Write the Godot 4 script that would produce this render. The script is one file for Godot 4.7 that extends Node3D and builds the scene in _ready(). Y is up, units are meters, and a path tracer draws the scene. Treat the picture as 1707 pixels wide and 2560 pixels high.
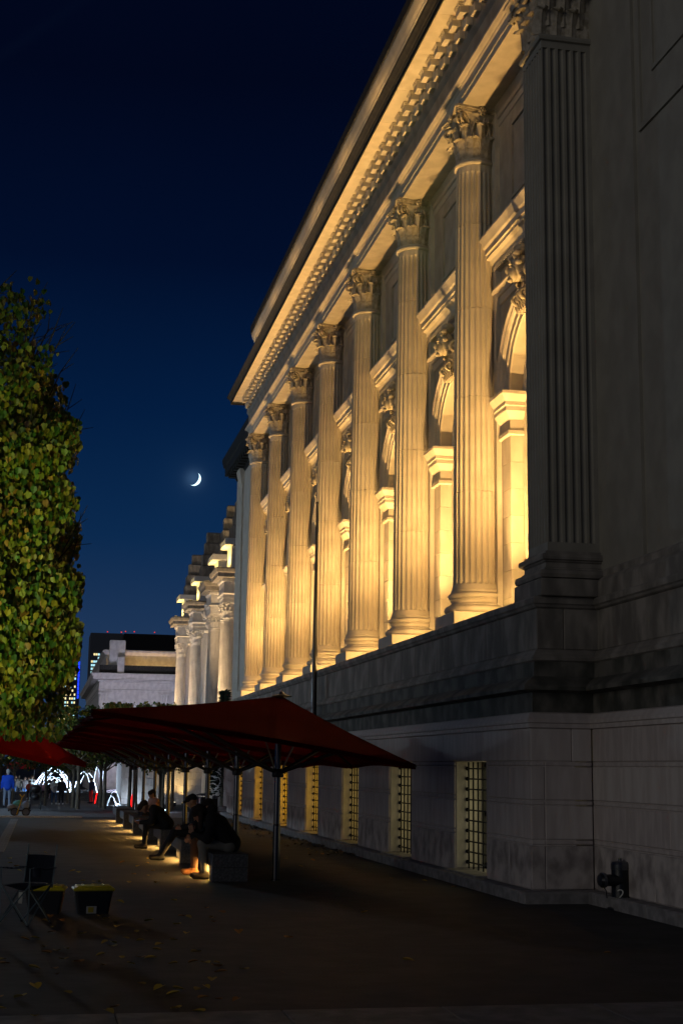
extends Node3D
# A museum front at dusk: floodlit colonnade, red parasols, granite benches and a plaza with lit water jets.
# World: metres, y up, the facade runs along -z at x of about 7, the camera stands at the origin 1.75 m up.

const COL_X := 7.42      # axis of the colonnade
const BAY := 4.523       # column spacing
const PIER_Z := -19.62   # axis of the square pier that ends the colonnade
const FAR_Z := -51.85    # end of the colonnade
const END_Z := -60.5     # end of the wing

var names := {}
var M := {}
var rng := RandomNumberGenerator.new()
var boxes := {}


# ------------------------------------------------------------------ mesh building
class MB:
	var v := PackedVector3Array()
	var n := PackedVector3Array()

	func tri(a: Vector3, b: Vector3, c: Vector3) -> void:      # counter-clockwise seen from outside
		var k := (b - a).cross(c - a)
		if k.length_squared() < 1e-16:
			return
		k = k.normalized()
		v.append(a); v.append(c); v.append(b)
		n.append(k); n.append(k); n.append(k)

	func trin(a: Vector3, b: Vector3, c: Vector3, na: Vector3, nb: Vector3, nc: Vector3) -> void:
		v.append(a); v.append(c); v.append(b)
		n.append(na); n.append(nc); n.append(nb)

	func quad(a: Vector3, b: Vector3, c: Vector3, d: Vector3) -> void:
		tri(a, b, c)
		tri(a, c, d)

	func both(a: Vector3, b: Vector3, c: Vector3, d: Vector3) -> void:
		quad(a, b, c, d)
		quad(d, c, b, a)

	func box(lo: Vector3, hi: Vector3) -> void:
		var p := []
		for i in 8:
			p.append(Vector3(hi.x if i & 1 else lo.x, hi.y if i & 2 else lo.y, hi.z if i & 4 else lo.z))
		quad(p[4], p[5], p[7], p[6])
		quad(p[1], p[0], p[2], p[3])
		quad(p[5], p[1], p[3], p[7])
		quad(p[0], p[4], p[6], p[2])
		quad(p[6], p[7], p[3], p[2])
		quad(p[0], p[1], p[5], p[4])

	func cbox(c: Vector3, s: Vector3) -> void:
		box(c - s * 0.5, c + s * 0.5)

	func bevel_box(s: Vector3, b: float) -> void:              # centred, all twelve edges chamfered
		var h := s * 0.5
		b = minf(b, minf(h.x, minf(h.y, h.z)) * 0.9)
		for ax in 3:
			var u := (ax + 1) % 3
			var w := (ax + 2) % 3
			for sg in [-1.0, 1.0]:
				var q := []
				for k in [[-1, -1], [1, -1], [1, 1], [-1, 1]]:
					var p := Vector3()
					p[ax] = h[ax] * sg
					p[u] = (h[u] - b) * k[0]
					p[w] = (h[w] - b) * k[1]
					q.append(p)
				if sg > 0:
					quad(q[0], q[1], q[2], q[3])
				else:
					quad(q[3], q[2], q[1], q[0])
			for su in [-1.0, 1.0]:
				for sw in [-1.0, 1.0]:
					var a := Vector3(); var c := Vector3(); var d := Vector3(); var e := Vector3()
					a[u] = h[u] * su; a[w] = (h[w] - b) * sw; a[ax] = h[ax] - b
					c[u] = (h[u] - b) * su; c[w] = h[w] * sw; c[ax] = h[ax] - b
					d = c; d[ax] = -d[ax]
					e = a; e[ax] = -e[ax]
					if su * sw > 0:
						quad(a, e, d, c) if (e - a).cross(d - a)[u] * su > 0 else quad(c, d, e, a)
					else:
						quad(c, d, e, a) if (d - c).cross(e - c)[u] * su > 0 else quad(a, e, d, c)
		for i in 8:
			var s3 := Vector3(1 if i & 1 else -1, 1 if i & 2 else -1, 1 if i & 4 else -1)
			var a2 := Vector3(h.x, h.y - b, h.z - b) * s3
			var b2 := Vector3(h.x - b, h.y, h.z - b) * s3
			var c2 := Vector3(h.x - b, h.y - b, h.z) * s3
			if (b2 - a2).cross(c2 - a2).dot(s3) > 0:
				tri(a2, b2, c2)
			else:
				tri(a2, c2, b2)

	func sweep(profile: Array, path: Array) -> void:           # profile: (outward, y) from below to above; path: (x, z), outward is left of travel along -z
		var pts := []
		for i in path.size():
			var p: Vector2 = path[i]
			var o := Vector2.ZERO
			var o1 := Vector2.ZERO
			var o2 := Vector2.ZERO
			if i > 0:
				var t: Vector2 = (p - path[i - 1]).normalized()
				o1 = Vector2(t.y, -t.x)
			if i < path.size() - 1:
				var t2: Vector2 = (path[i + 1] - p).normalized()
				o2 = Vector2(t2.y, -t2.x)
			if i == 0:
				o = o2
			elif i == path.size() - 1:
				o = o1
			else:
				o = (o1 + o2) / maxf(0.2, 1.0 + o1.dot(o2))
			var ring := []
			for q in profile:
				ring.append(Vector3(p.x + o.x * q.x, q.y, p.y + o.y * q.x))
			pts.append(ring)
		for i in path.size() - 1:
			for j in profile.size() - 1:
				quad(pts[i][j], pts[i][j + 1], pts[i + 1][j + 1], pts[i + 1][j])
		var cap := PackedVector2Array()
		for q in profile:
			cap.append(q)
		var t3 := Geometry2D.triangulate_polygon(cap)
		for e in [0, path.size() - 1]:
			for k in range(0, t3.size(), 3):
				var a: Vector3 = pts[e][t3[k]]
				var b: Vector3 = pts[e][t3[k + 1]]
				var c: Vector3 = pts[e][t3[k + 2]]
				var along: Vector2 = (path[0] - path[1]) if e == 0 else (path[-1] - path[-2])
				if (b - a).cross(c - a).dot(Vector3(along.x, 0, along.y)) > 0:
					tri(a, b, c)
				else:
					tri(a, c, b)

	func prism_y(poly: PackedVector2Array, y0: float, y1: float) -> void:   # poly: (x, z)
		var t := Geometry2D.triangulate_polygon(poly)
		for k in range(0, t.size(), 3):
			for top in [true, false]:
				var y := y1 if top else y0
				var a := Vector3(poly[t[k]].x, y, poly[t[k]].y)
				var b := Vector3(poly[t[k + 1]].x, y, poly[t[k + 1]].y)
				var c := Vector3(poly[t[k + 2]].x, y, poly[t[k + 2]].y)
				if ((b - a).cross(c - a).y > 0) == top:
					tri(a, b, c)
				else:
					tri(a, c, b)
		var area := 0.0
		for i in poly.size():
			area += poly[i].cross(poly[(i + 1) % poly.size()])
		for i in poly.size():
			var p := poly[i]
			var q := poly[(i + 1) % poly.size()]
			if area > 0:
				var s := p; p = q; q = s
			quad(Vector3(p.x, y0, p.y), Vector3(q.x, y0, q.y), Vector3(q.x, y1, q.y), Vector3(p.x, y1, p.y))

	func lathe(prof: Array, seg: int, at := Vector3.ZERO, stretch := Vector2.ONE) -> void:   # prof: (r, y) upwards
		for j in prof.size() - 1:
			var p: Vector2 = prof[j]
			var q: Vector2 = prof[j + 1]
			var d := q - p
			var nn := Vector2(d.y, -d.x).normalized()
			for i in seg:
				var a := TAU * i / seg
				var b := TAU * (i + 1) / seg
				var ca := Vector2(cos(a) * stretch.x, sin(a) * stretch.y)
				var cb := Vector2(cos(b) * stretch.x, sin(b) * stretch.y)
				var na := Vector3(nn.x * cos(a), nn.y, nn.x * sin(a))
				var nb := Vector3(nn.x * cos(b), nn.y, nn.x * sin(b))
				var p0 := at + Vector3(p.x * ca.x, p.y, p.x * ca.y)
				var p1 := at + Vector3(p.x * cb.x, p.y, p.x * cb.y)
				var q0 := at + Vector3(q.x * ca.x, q.y, q.x * ca.y)
				var q1 := at + Vector3(q.x * cb.x, q.y, q.x * cb.y)
				if p.x > 1e-5:
					trin(p0, q1, p1, na, nb, nb)
				if q.x > 1e-5:
					trin(p0, q0, q1, na, na, nb)

	func tube(pts: Array, radii: Array, seg := 6) -> void:
		var rings := []
		var side := Vector3.ZERO
		for i in pts.size():
			var p: Vector3 = pts[i]
			var t: Vector3 = (pts[mini(i + 1, pts.size() - 1)] - pts[maxi(i - 1, 0)]).normalized()
			if side == Vector3.ZERO:
				side = t.cross(Vector3.UP if absf(t.y) < 0.9 else Vector3.RIGHT).normalized()
			side = (side - t * side.dot(t)).normalized()
			var up := t.cross(side)
			var ring := []
			var r: float = radii[mini(i, radii.size() - 1)]
			for k in seg:
				var a := TAU * k / seg
				var d := side * cos(a) + up * sin(a)
				ring.append([p + d * r, d])
			rings.append(ring)
		for i in pts.size() - 1:
			for k in seg:
				var a: Array = rings[i][k]
				var b: Array = rings[i][(k + 1) % seg]
				var c: Array = rings[i + 1][(k + 1) % seg]
				var d: Array = rings[i + 1][k]
				trin(a[0], b[0], c[0], a[1], b[1], c[1])
				trin(a[0], c[0], d[0], a[1], c[1], d[1])
		for e in [0, pts.size() - 1]:
			for k in range(1, seg - 1):
				if e == 0:
					tri(rings[e][0][0], rings[e][k + 1][0], rings[e][k][0])
				else:
					tri(rings[e][0][0], rings[e][k][0], rings[e][k + 1][0])

	func blob(c: Vector3, r: Vector3, seg := 10, rows := 6) -> void:
		var prof := []
		for j in rows + 1:
			var a := PI * j / rows - PI / 2
			prof.append(Vector2(cos(a), sin(a)))
		for j in rows:
			for i in seg:
				var q := []
				for k in [[j, i], [j, i + 1], [j + 1, i + 1], [j + 1, i]]:
					var u: Vector2 = prof[k[0]]
					var a: float = TAU * k[1] / seg
					q.append(Vector3(u.x * cos(a), u.y, u.x * sin(a)))
				var nn := []
				for d in q:
					nn.append((d / r).normalized())
				if j > 0:
					trin(c + q[0] * r, c + q[2] * r, c + q[1] * r, nn[0], nn[2], nn[1])
				if j < rows - 1:
					trin(c + q[0] * r, c + q[3] * r, c + q[2] * r, nn[0], nn[3], nn[2])

	func add(o: MB, t: Transform3D) -> void:
		for i in o.v.size():
			v.append(t * o.v[i])
			n.append((t.basis * o.n[i]).normalized())

	func mesh() -> ArrayMesh:
		var a := []
		a.resize(Mesh.ARRAY_MAX)
		a[Mesh.ARRAY_VERTEX] = v
		a[Mesh.ARRAY_NORMAL] = n
		var m := ArrayMesh.new()
		m.add_surface_from_arrays(Mesh.PRIMITIVE_TRIANGLES, a)
		return m


# ------------------------------------------------------------------ scene building
func numbered(called: String, parent: Node) -> String:
	var key := [parent.get_instance_id(), called]
	var k: int = names.get(key, 0)
	names[key] = k + 1
	return called if k == 0 else "%s_%03d" % [called, k]


func obj(called: String, shape, mat: Material, parent: Node = self, at := Vector3.ZERO) -> MeshInstance3D:
	var o := MeshInstance3D.new()
	o.mesh = shape.mesh() if shape is MB else shape
	o.material_override = mat
	o.name = numbered(called, parent)
	o.position = at
	parent.add_child(o, true)
	return o


func node(called: String, parent: Node = self, at := Vector3.ZERO) -> Node3D:
	var o := Node3D.new()
	o.name = numbered(called, parent)
	o.position = at
	parent.add_child(o, true)
	return o


func tag(o: Node, label: String, category: String, group := "") -> Node:
	o.set_meta("label", label)
	o.set_meta("category", category)
	if group:
		o.set_meta("group", group)
	return o


func structure(o: Node, label := "") -> Node:
	o.set_meta("kind", "structure")
	if label:
		o.set_meta("label", label)
	return o


func thing(called: String, label: String, category: String, at := Vector3.ZERO, group := "") -> Node3D:
	return tag(node(called, self, at), label, category, group)


func copy(o: Node3D, called: String, label: String, at: Vector3, turn := 0.0) -> Node3D:
	var c: Node3D = o.duplicate()
	c.name = numbered(called, self)
	add_child(c, true)
	c.position = at
	c.rotation.y = turn
	c.set_meta("label", label)
	return c


func stone_box(size: Vector3, bevel := 0.012) -> ArrayMesh:       # shared by size
	var key := [size.snapped(Vector3.ONE * 0.002), bevel]
	if not boxes.has(key):
		var b := MB.new()
		b.bevel_box(size, bevel)
		boxes[key] = b.mesh()
	return boxes[key]


func block(called: String, lo: Vector3, hi: Vector3, mat: Material, parent: Node, bevel := 0.012) -> MeshInstance3D:
	return obj(called, stone_box(hi - lo, bevel), mat, parent, (lo + hi) * 0.5)


# ------------------------------------------------------------------ materials
func lin(r: float, g: float, b: float) -> Color:
	return Color(r, g, b).linear_to_srgb()


func noise_tex(freq: float, dark: Color, light: Color, sd: int, lo := 0.25, hi := 0.75, size := 512) -> NoiseTexture2D:
	var f := FastNoiseLite.new()
	f.seed = sd
	f.noise_type = FastNoiseLite.TYPE_SIMPLEX_SMOOTH
	f.frequency = freq
	f.fractal_octaves = 5
	var t := NoiseTexture2D.new()
	t.width = size
	t.height = size
	t.seamless = true
	t.noise = f
	var g := Gradient.new()
	g.offsets = PackedFloat32Array([lo, hi])
	g.colors = PackedColorArray([dark, light])
	t.color_ramp = g
	return t


func grainy(freq: float, sd: int) -> NoiseTexture2D:
	return noise_tex(freq, Color.BLACK, Color.WHITE, sd, 0.0, 1.0, 256)


func mat(c: Color, rough := 0.8, metal := 0.0) -> StandardMaterial3D:
	var m := StandardMaterial3D.new()
	m.albedo_color = c
	m.roughness = rough
	m.metallic = metal
	return m


func stone(a: Color, b: Color, scale: Vector3, sd: int, rough := 0.85, relief := 0.25, lo := 0.25, hi := 0.75) -> StandardMaterial3D:
	var m := mat(Color.WHITE, rough)
	m.albedo_texture = noise_tex(0.012, a, b, sd, lo, hi)
	m.uv1_triplanar = true
	m.uv1_world_triplanar = true
	m.uv1_scale = scale
	if relief > 0.0:
		m.heightmap_enabled = true
		m.heightmap_scale = relief
		m.heightmap_texture = grainy(0.06, sd + 50)
	return m


func glow(c: Color, energy: float) -> StandardMaterial3D:
	var m := mat(Color(0.1, 0.1, 0.1), 0.5)
	m.emission_enabled = true
	m.emission = c
	m.emission_energy_multiplier = energy
	return m


func materials() -> void:
	M.lime = [
		stone(lin(0.46, 0.415, 0.345), lin(0.55, 0.50, 0.42), Vector3(0.35, 0.22, 0.35), 11),
		stone(lin(0.45, 0.41, 0.34), lin(0.57, 0.525, 0.45), Vector3(0.3, 0.25, 0.3), 12),
		stone(lin(0.45, 0.415, 0.355), lin(0.53, 0.485, 0.42), Vector3(0.25, 0.2, 0.25), 13)]
	M.flank = stone(lin(0.28, 0.265, 0.222), lin(0.33, 0.312, 0.262), Vector3(0.25, 0.2, 0.25), 17)  # limestone toned down: weak light on flank and pier put into the colour
	M.shaded_frieze = stone(lin(0.22, 0.195, 0.16), lin(0.31, 0.28, 0.235), Vector3(0.3, 0.25, 0.3), 18)  # limestone darkened in place of the shade on the frieze
	M.shaded_panel = stone(lin(0.34, 0.305, 0.25), lin(0.43, 0.39, 0.325), Vector3(0.3, 0.2, 0.3), 19)  # bay wall darkened: shade over the arches put into its colour
	M.carved = stone(lin(0.30, 0.26, 0.19), lin(0.52, 0.465, 0.38), Vector3(1.3, 1.1, 1.3), 14)
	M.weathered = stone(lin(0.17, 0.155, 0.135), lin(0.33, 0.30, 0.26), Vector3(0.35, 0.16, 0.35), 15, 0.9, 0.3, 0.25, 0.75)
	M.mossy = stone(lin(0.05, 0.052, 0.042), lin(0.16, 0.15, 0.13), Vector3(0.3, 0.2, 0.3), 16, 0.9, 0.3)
	M.base = [
		stone(lin(0.49, 0.435, 0.41), lin(0.58, 0.525, 0.50), Vector3(0.8, 0.16, 0.8), 21),
		stone(lin(0.52, 0.465, 0.435), lin(0.61, 0.56, 0.53), Vector3(0.7, 0.14, 0.7), 22),
		stone(lin(0.46, 0.405, 0.385), lin(0.56, 0.50, 0.475), Vector3(0.9, 0.18, 0.9), 23)]
	M.base_foot = [
		stone(lin(0.25, 0.22, 0.21), lin(0.52, 0.47, 0.445), Vector3(0.4, 0.28, 0.4), 24, 0.9, 0.3, 0.2, 0.7),
		stone(lin(0.28, 0.25, 0.235), lin(0.54, 0.49, 0.46), Vector3(0.35, 0.3, 0.35), 25, 0.9, 0.3, 0.2, 0.7)]
	M.reveal = stone(lin(0.45, 0.43, 0.37), lin(0.58, 0.55, 0.48), Vector3(0.7, 0.4, 0.7), 28)
	M.ledge = stone(lin(0.17, 0.165, 0.165), lin(0.28, 0.27, 0.27), Vector3(0.6, 0.6, 0.6), 26)
	M.dark_trim = stone(lin(0.010, 0.010, 0.008), lin(0.028, 0.026, 0.020), Vector3(0.7, 0.7, 0.7), 27, 0.7)  # near black: the unlit look of the cornice front is in the colour
	M.asphalt = stone(lin(0.014, 0.0135, 0.013), lin(0.030, 0.029, 0.028), Vector3(0.23, 0.23, 0.23), 31, 0.82, 0.5)
	M.paving = stone(lin(0.11, 0.11, 0.115), lin(0.19, 0.185, 0.19), Vector3(0.5, 0.5, 0.5), 32, 0.8)
	M.granite = stone(lin(0.06, 0.062, 0.066), lin(0.12, 0.122, 0.128), Vector3(3.0, 3.0, 3.0), 33, 0.5, 0.1)
	M.granite_light = stone(lin(0.22, 0.21, 0.20), lin(0.34, 0.33, 0.31), Vector3(3.0, 3.0, 3.0), 34, 0.6, 0.1)
	M.white_stone = stone(lin(0.55, 0.53, 0.51), lin(0.68, 0.66, 0.63), Vector3(0.3, 0.2, 0.3), 35)
	M.iron = mat(lin(0.014, 0.015, 0.016), 0.45, 0.6)
	M.steel = mat(lin(0.16, 0.17, 0.19), 0.28, 0.9)
	M.black = mat(lin(0.012, 0.013, 0.016), 0.55)
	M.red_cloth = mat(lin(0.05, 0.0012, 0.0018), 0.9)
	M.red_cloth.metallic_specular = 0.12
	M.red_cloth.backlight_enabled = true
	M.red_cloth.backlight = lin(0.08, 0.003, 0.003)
	M.red_cloth_bright = mat(lin(0.5, 0.010, 0.008), 0.9)  # brighter red stands in for light missing on the leaning parasol
	M.red_cloth_bright.metallic_specular = 0.12
	M.red_cloth_bright.backlight_enabled = true
	M.red_cloth_bright.backlight = lin(0.2, 0.01, 0.005)
	M.bark = stone(lin(0.09, 0.075, 0.055), lin(0.19, 0.165, 0.125), Vector3(3.0, 0.6, 3.0), 41, 0.9, 1.0)
	M.twig = mat(lin(0.035, 0.027, 0.02), 0.9)
	M.leaf = mat(Color.WHITE, 0.55)
	M.leaf.vertex_color_use_as_albedo = true
	M.leaf.backlight_enabled = true
	M.leaf.backlight = Color(0.5, 0.5, 0.3)
	M.dry_leaf = mat(Color.WHITE, 0.7)
	M.dry_leaf.vertex_color_use_as_albedo = true


# ------------------------------------------------------------------ the columns
func shaft_radius(t: float) -> float:
	return lerpf(0.425, 0.352, pow(t, 1.55))


func fluted_drum(y0: float, y1: float, low: float, high: float) -> MB:
	var b := MB.new()
	var around := [0.0, 0.1, 0.2, 0.27, 0.36, 0.47, 0.6, 0.73, 0.84, 0.93]
	var dip := [0.0, 0.0, 0.0, 0.5, 0.78, 0.95, 1.0, 0.95, 0.78, 0.5]
	var ys := [y0]
	var steps := 4
	if y0 <= low + 0.01:
		for s in [0.10, 0.115, 0.14, 0.18, 0.24]:
			ys.append(y0 + s)
	for k in range(1, steps):
		var y := lerpf(y0, y1, float(k) / steps)
		if y > ys[-1] + 0.05 and (y1 < high - 0.01 or y < y1 - 0.3):
			ys.append(y)
	if y1 >= high - 0.01:
		for s in [0.26, 0.2, 0.16, 0.135, 0.12]:
			ys.append(y1 - s)
	ys.append(y1)
	var rings := []
	for y in ys:
		var r := shaft_radius((y - low) / (high - low))
		var e := minf(y - low - 0.10, high - 0.12 - y)
		var f := 0.0 if e <= 0.0 else sqrt(1.0 - pow(1.0 - minf(1.0, e / 0.11), 2.0))
		if y - low < 0.05:
			r += 0.03 * (1.0 - (y - low) / 0.05)
		var ring := []
		for k in 24:
			for i in around.size():
				var a: float = TAU * (k + around[i]) / 24.0
				var rr: float = r - dip[i] * f * r * 0.125
				ring.append(Vector3(cos(a) * rr, y, sin(a) * rr))
		rings.append(ring)
	var n: int = rings[0].size()
	for j in rings.size() - 1:
		for i in n:
			b.quad(rings[j][(i + 1) % n], rings[j][i], rings[j + 1][i], rings[j + 1][(i + 1) % n])
	for i in n:
		b.tri(Vector3(0, y1, 0), rings[-1][(i + 1) % n], rings[-1][i])
		b.tri(Vector3(0, y0, 0), rings[0][i], rings[0][(i + 1) % n])
	return b


func torus_profile(r: float, y: float, h: float, out: float, steps := 6) -> Array:
	var p := []
	for k in steps + 1:
		var a := PI * k / steps - PI / 2
		p.append(Vector2(r + cos(a) * out, y + h * 0.5 + sin(a) * h * 0.5))
	return p


func acanthus(b: MB, t: Transform3D, h: float, w: float, curl: float) -> void:   # grows up +y, front to +z
	var rows := 12
	var cols := 8
	var front := []
	for j in rows + 1:
		var s := float(j) / rows
		var c := Vector2.ZERO                                          # (outward, up)
		if s < 0.68:
			var q := s / 0.68
			c = Vector2(0.10 * curl * q + 0.25 * curl * q * q * q, (h - curl * 0.5) * q)
		else:
			var a := (s - 0.68) / 0.32 * PI * 0.92
			c = Vector2(0.35 * curl + curl * 0.42 * (1.0 - cos(a)), (h - curl * 0.5) + curl * 0.5 * sin(a))
		var lobes := 0.80 + 0.20 * absf(sin(s * PI * 4.5 + 0.3))
		var wide := w * 0.5 * (1.0 - 0.25 * s * s) * lobes * (sqrt(maxf(0.0, 1.0 - pow((s - 0.82) / 0.18, 2.0))) if s > 0.82 else 1.0)
		var row := []
		for i in cols + 1:
			var u := float(i) / cols * 2.0 - 1.0
			var ridge := 0.035 * h * absf(sin(u * PI * 1.5)) * (0.4 + 0.6 * s)
			row.append(Vector3(u * wide, c.y - ridge * 0.3, c.x - u * u * w * 0.12 + 0.05 * h * (1.0 - absf(u)) - ridge))
		front.append(row)
	for j in rows:
		for i in cols:
			var p: Vector3 = t * front[j][i]
			var q: Vector3 = t * front[j][i + 1]
			var r: Vector3 = t * front[j + 1][i + 1]
			var s2: Vector3 = t * front[j + 1][i]
			b.quad(p, q, r, s2)
	# back sheet and rim give it thickness
	var d := -t.basis.z.normalized() * 0.022
	for j in rows:
		for i in cols:
			b.quad(t * front[j][i + 1] + d, t * front[j][i] + d, t * front[j + 1][i] + d, t * front[j + 1][i + 1] + d)
		b.quad(t * front[j][0] + d, t * front[j][0], t * front[j + 1][0], t * front[j + 1][0] + d)
		b.quad(t * front[j][cols], t * front[j][cols] + d, t * front[j + 1][cols] + d, t * front[j + 1][cols])


func volute(b: MB, t: Transform3D, r: float, turns: float, thick: float, dir: float) -> void:   # spiral in its own xy plane, eye at the origin
	var pts := []
	var rad := []
	var steps := int(turns * 14)
	for k in steps + 1:
		var s := float(k) / steps
		var a := PI * 0.5 + dir * s * turns * TAU
		var q := r * (1.0 - 0.86 * s)
		pts.append(t * Vector3(cos(a) * q, sin(a) * q, 0.02 * s))
		rad.append(thick * (1.0 - 0.55 * s))
	b.tube(pts, rad, 6)
	b.blob(t.origin, Vector3.ONE * thick * 1.1, 8, 5)


func capital(r: float, h: float) -> MB:          # base at y 0
	var b := MB.new()
	b.lathe([Vector2(0.0, 0.0), Vector2(r * 0.98, 0.0), Vector2(r * 0.98, h * 0.55), Vector2(r * 1.06, h * 0.72), Vector2(r * 1.3, h * 0.86), Vector2(r * 1.3, h * 0.88), Vector2(0, h * 0.88)], 32)
	for k in 8:
		var a := TAU * (k + 0.5) / 8
		acanthus(b, Transform3D(Basis(Vector3.UP, a), Vector3(sin(a), 0, cos(a)) * r * 0.96 + Vector3(0, 0.02, 0)), h * 0.40, r * 0.80, r * 0.42)
	for k in 8:
		var a := TAU * k / 8
		acanthus(b, Transform3D(Basis(Vector3.UP, a), Vector3(sin(a), 0, cos(a)) * r * 0.95 + Vector3(0, h * 0.16, 0)), h * 0.52, r * 0.66, r * 0.52)
	for k in 4:
		var a := TAU * (k + 0.5) / 4
		var out := Vector3(sin(a), 0, cos(a))
		var turn := Basis(Vector3.UP, a - PI / 2)
		for s in [-1.0, 1.0]:
			var off := turn * Vector3(0, 0, s * 0.045)
			volute(b, Transform3D(turn, out * r * 1.52 + off + Vector3(0, h * 0.765, 0)), r * 0.25, 1.6, r * 0.085, -1.0)
			b.tube([out * r * 0.92 + off * 4.0 + Vector3(0, h * 0.42, 0), out * r * 1.0 + off * 2.6 + Vector3(0, h * 0.62, 0), out * r * 1.2 + off * 1.4 + Vector3(0, h * 0.8, 0), out * r * 1.46 + off + Vector3(0, h * 0.868, 0)], [r * 0.05, r * 0.075, r * 0.085, r * 0.09], 6)
		acanthus(b, Transform3D(Basis(Vector3.UP, a), out * r * 1.02 + Vector3(0, h * 0.48, 0)), h * 0.27, r * 0.5, r * 0.5)
	for k in 4:
		var a := TAU * k / 4
		var out := Vector3(sin(a), 0, cos(a))
		var turn := Basis(Vector3.UP, a)
		for s in [-1.0, 1.0]:
			volute(b, Transform3D(turn, out * r * 1.13 + turn * Vector3(s * r * 0.27, 0, 0) + Vector3(0, h * 0.74, 0)), r * 0.17, 1.4, r * 0.06, s)
			b.tube([out * r * 1.0 + turn * Vector3(s * r * 0.5, h * 0.46, 0), out * r * 1.06 + turn * Vector3(s * r * 0.42, h * 0.6, 0), out * r * 1.13 + turn * Vector3(s * r * 0.3, h * 0.8, 0)], [r * 0.05, r * 0.055, r * 0.06], 5)
		# fleuron in the middle of the abacus
		for p in 6:
			var q := TAU * p / 6
			b.blob(out * r * 1.36 + turn * Vector3(cos(q) * r * 0.16, sin(q) * r * 0.16, 0) + Vector3(0, h * 0.91, 0), Vector3.ONE * r * 0.105, 7, 5)
		b.blob(out * r * 1.42 + Vector3(0, h * 0.91, 0), Vector3.ONE * r * 0.09, 7, 5)
	for layer in [[0.88, 0.93, 0.95], [0.93, 0.95, 1.0], [0.95, 1.0, 1.06]]:
		var poly := PackedVector2Array()
		for k in 4:
			var a := TAU * (k + 0.5) / 4
			var c: Vector2 = Vector2(sin(a), cos(a)) * r * 1.86 * layer[2]
			var d := Vector2(cos(a), -sin(a)) * r * 0.12
			poly.append(c - d)
			poly.append(c + d)
			for s in range(1, 8):
				var f := s / 8.0
				var a2 := TAU * (k + 1.5) / 4
				var c2: Vector2 = Vector2(sin(a2), cos(a2)) * r * 1.86 * layer[2]
				var d2 := Vector2(cos(a2), -sin(a2)) * r * 0.12
				var q := (c + d).lerp(c2 - d2, f)
				poly.append(q - q.normalized() * r * 0.2 * sin(PI * f))
		b.prism_y(poly, h * layer[0], h * layer[1] if layer[1] > 0.99 else h * layer[1] + 0.001)
	return b


func make_column(parent: Node, at: Vector3) -> Node3D:       # at: on the podium, at y 0 of the column = podium top
	var c := node("column", parent, at)
	var low := 0.67
	var high := 8.60
	block("plinth", Vector3(-0.6, 0.0, -0.6), Vector3(0.6, 0.25, 0.6), M.lime[2], c)
	var b := MB.new()
	var p := [Vector2(0, 0.252)]
	p.append_array(torus_profile(0.50, 0.252, 0.14, 0.09))
	p.append_array([Vector2(0.50, 0.395), Vector2(0.50, 0.41)])
	for k in 6:
		var a := PI * k / 5
		p.append(Vector2(0.495 - sin(a) * 0.045, 0.412 + 0.09 * k / 5.0))
	p.append_array([Vector2(0.475, 0.506), Vector2(0.475, 0.52)])
	p.append_array(torus_profile(0.455, 0.522, 0.10, 0.065))
	p.append_array([Vector2(0.465, 0.624), Vector2(0.465, 0.665), Vector2(0, 0.665)])
	b.lathe(p, 40)
	obj("base", b, M.lime[1], c)
	var cut := [low, 2.43, 4.17, 5.83, 7.45, high]
	for k in 5:
		obj("shaft_drum", fluted_drum(cut[k] + (0.004 if k else 0.0), cut[k + 1] - 0.004, low, high), M.lime[k % 3], c)
	var nb := MB.new()
	var q := [Vector2(0, high)]
	q.append_array(torus_profile(0.345, high, 0.09, 0.055))
	q.append_array([Vector2(0.35, high + 0.09), Vector2(0.36, high + 0.12), Vector2(0, high + 0.12)])
	nb.lathe(q, 40)
	obj("astragal", nb, M.lime[0], c)
	obj("capital", capital(0.36, 9.68 - high - 0.12), M.carved, c, Vector3(0, high + 0.12, 0))
	return c


# ------------------------------------------------------------------ the wing of the museum
func strip(profile: Array, close := -0.5) -> Array:          # closes an outer profile towards the inside of the wall
	var p := [Vector2(close, profile[0].y)]
	p.append_array(profile)
	p.append(Vector2(close, profile[-1].y))
	return p


func along(f: String, fixed: float, a: float, b: float, y0: float, y1: float, cuts: Array, m, parent: Node, called := "stone_block", depth := 0.2, gap := 0.004) -> void:
	# a course of blocks on a wall plane; f "x": plane x = fixed facing -x, running along z from a to b; f "z": plane z = fixed facing +z, along x
	var e := [a]
	e.append_array(cuts)
	e.append(b)
	for i in e.size() - 1:
		var mm: Material = m[rng.randi() % m.size()] if m is Array else m
		var j := rng.randf_range(-0.003, 0.003)
		if f == "x":
			block(called, Vector3(fixed + j, y0, minf(e[i], e[i + 1]) + gap), Vector3(fixed + depth, y1, maxf(e[i], e[i + 1]) - gap), mm, parent)
		else:
			block(called, Vector3(minf(e[i], e[i + 1]) + gap, y0, fixed - depth), Vector3(maxf(e[i], e[i + 1]) - gap, y1, fixed + j), mm, parent)


func every(a: float, b: float, step: float, shift := 0.0) -> Array:
	var out := []
	var n := int(round(absf(b - a) / step))
	for k in range(1, n):
		out.append(lerpf(a, b, (k + shift) / n))
	return out


func arch_outline(w: float, spring: float, foot: float) -> Array:
	var p := [Vector2(-w, foot), Vector2(-w, spring)]
	for k in range(1, 24):
		var a := PI - PI * k / 24.0
		p.append(Vector2(cos(a) * w, spring + sin(a) * w))
	p.append(Vector2(w, spring))
	p.append(Vector2(w, foot))
	return p


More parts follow.
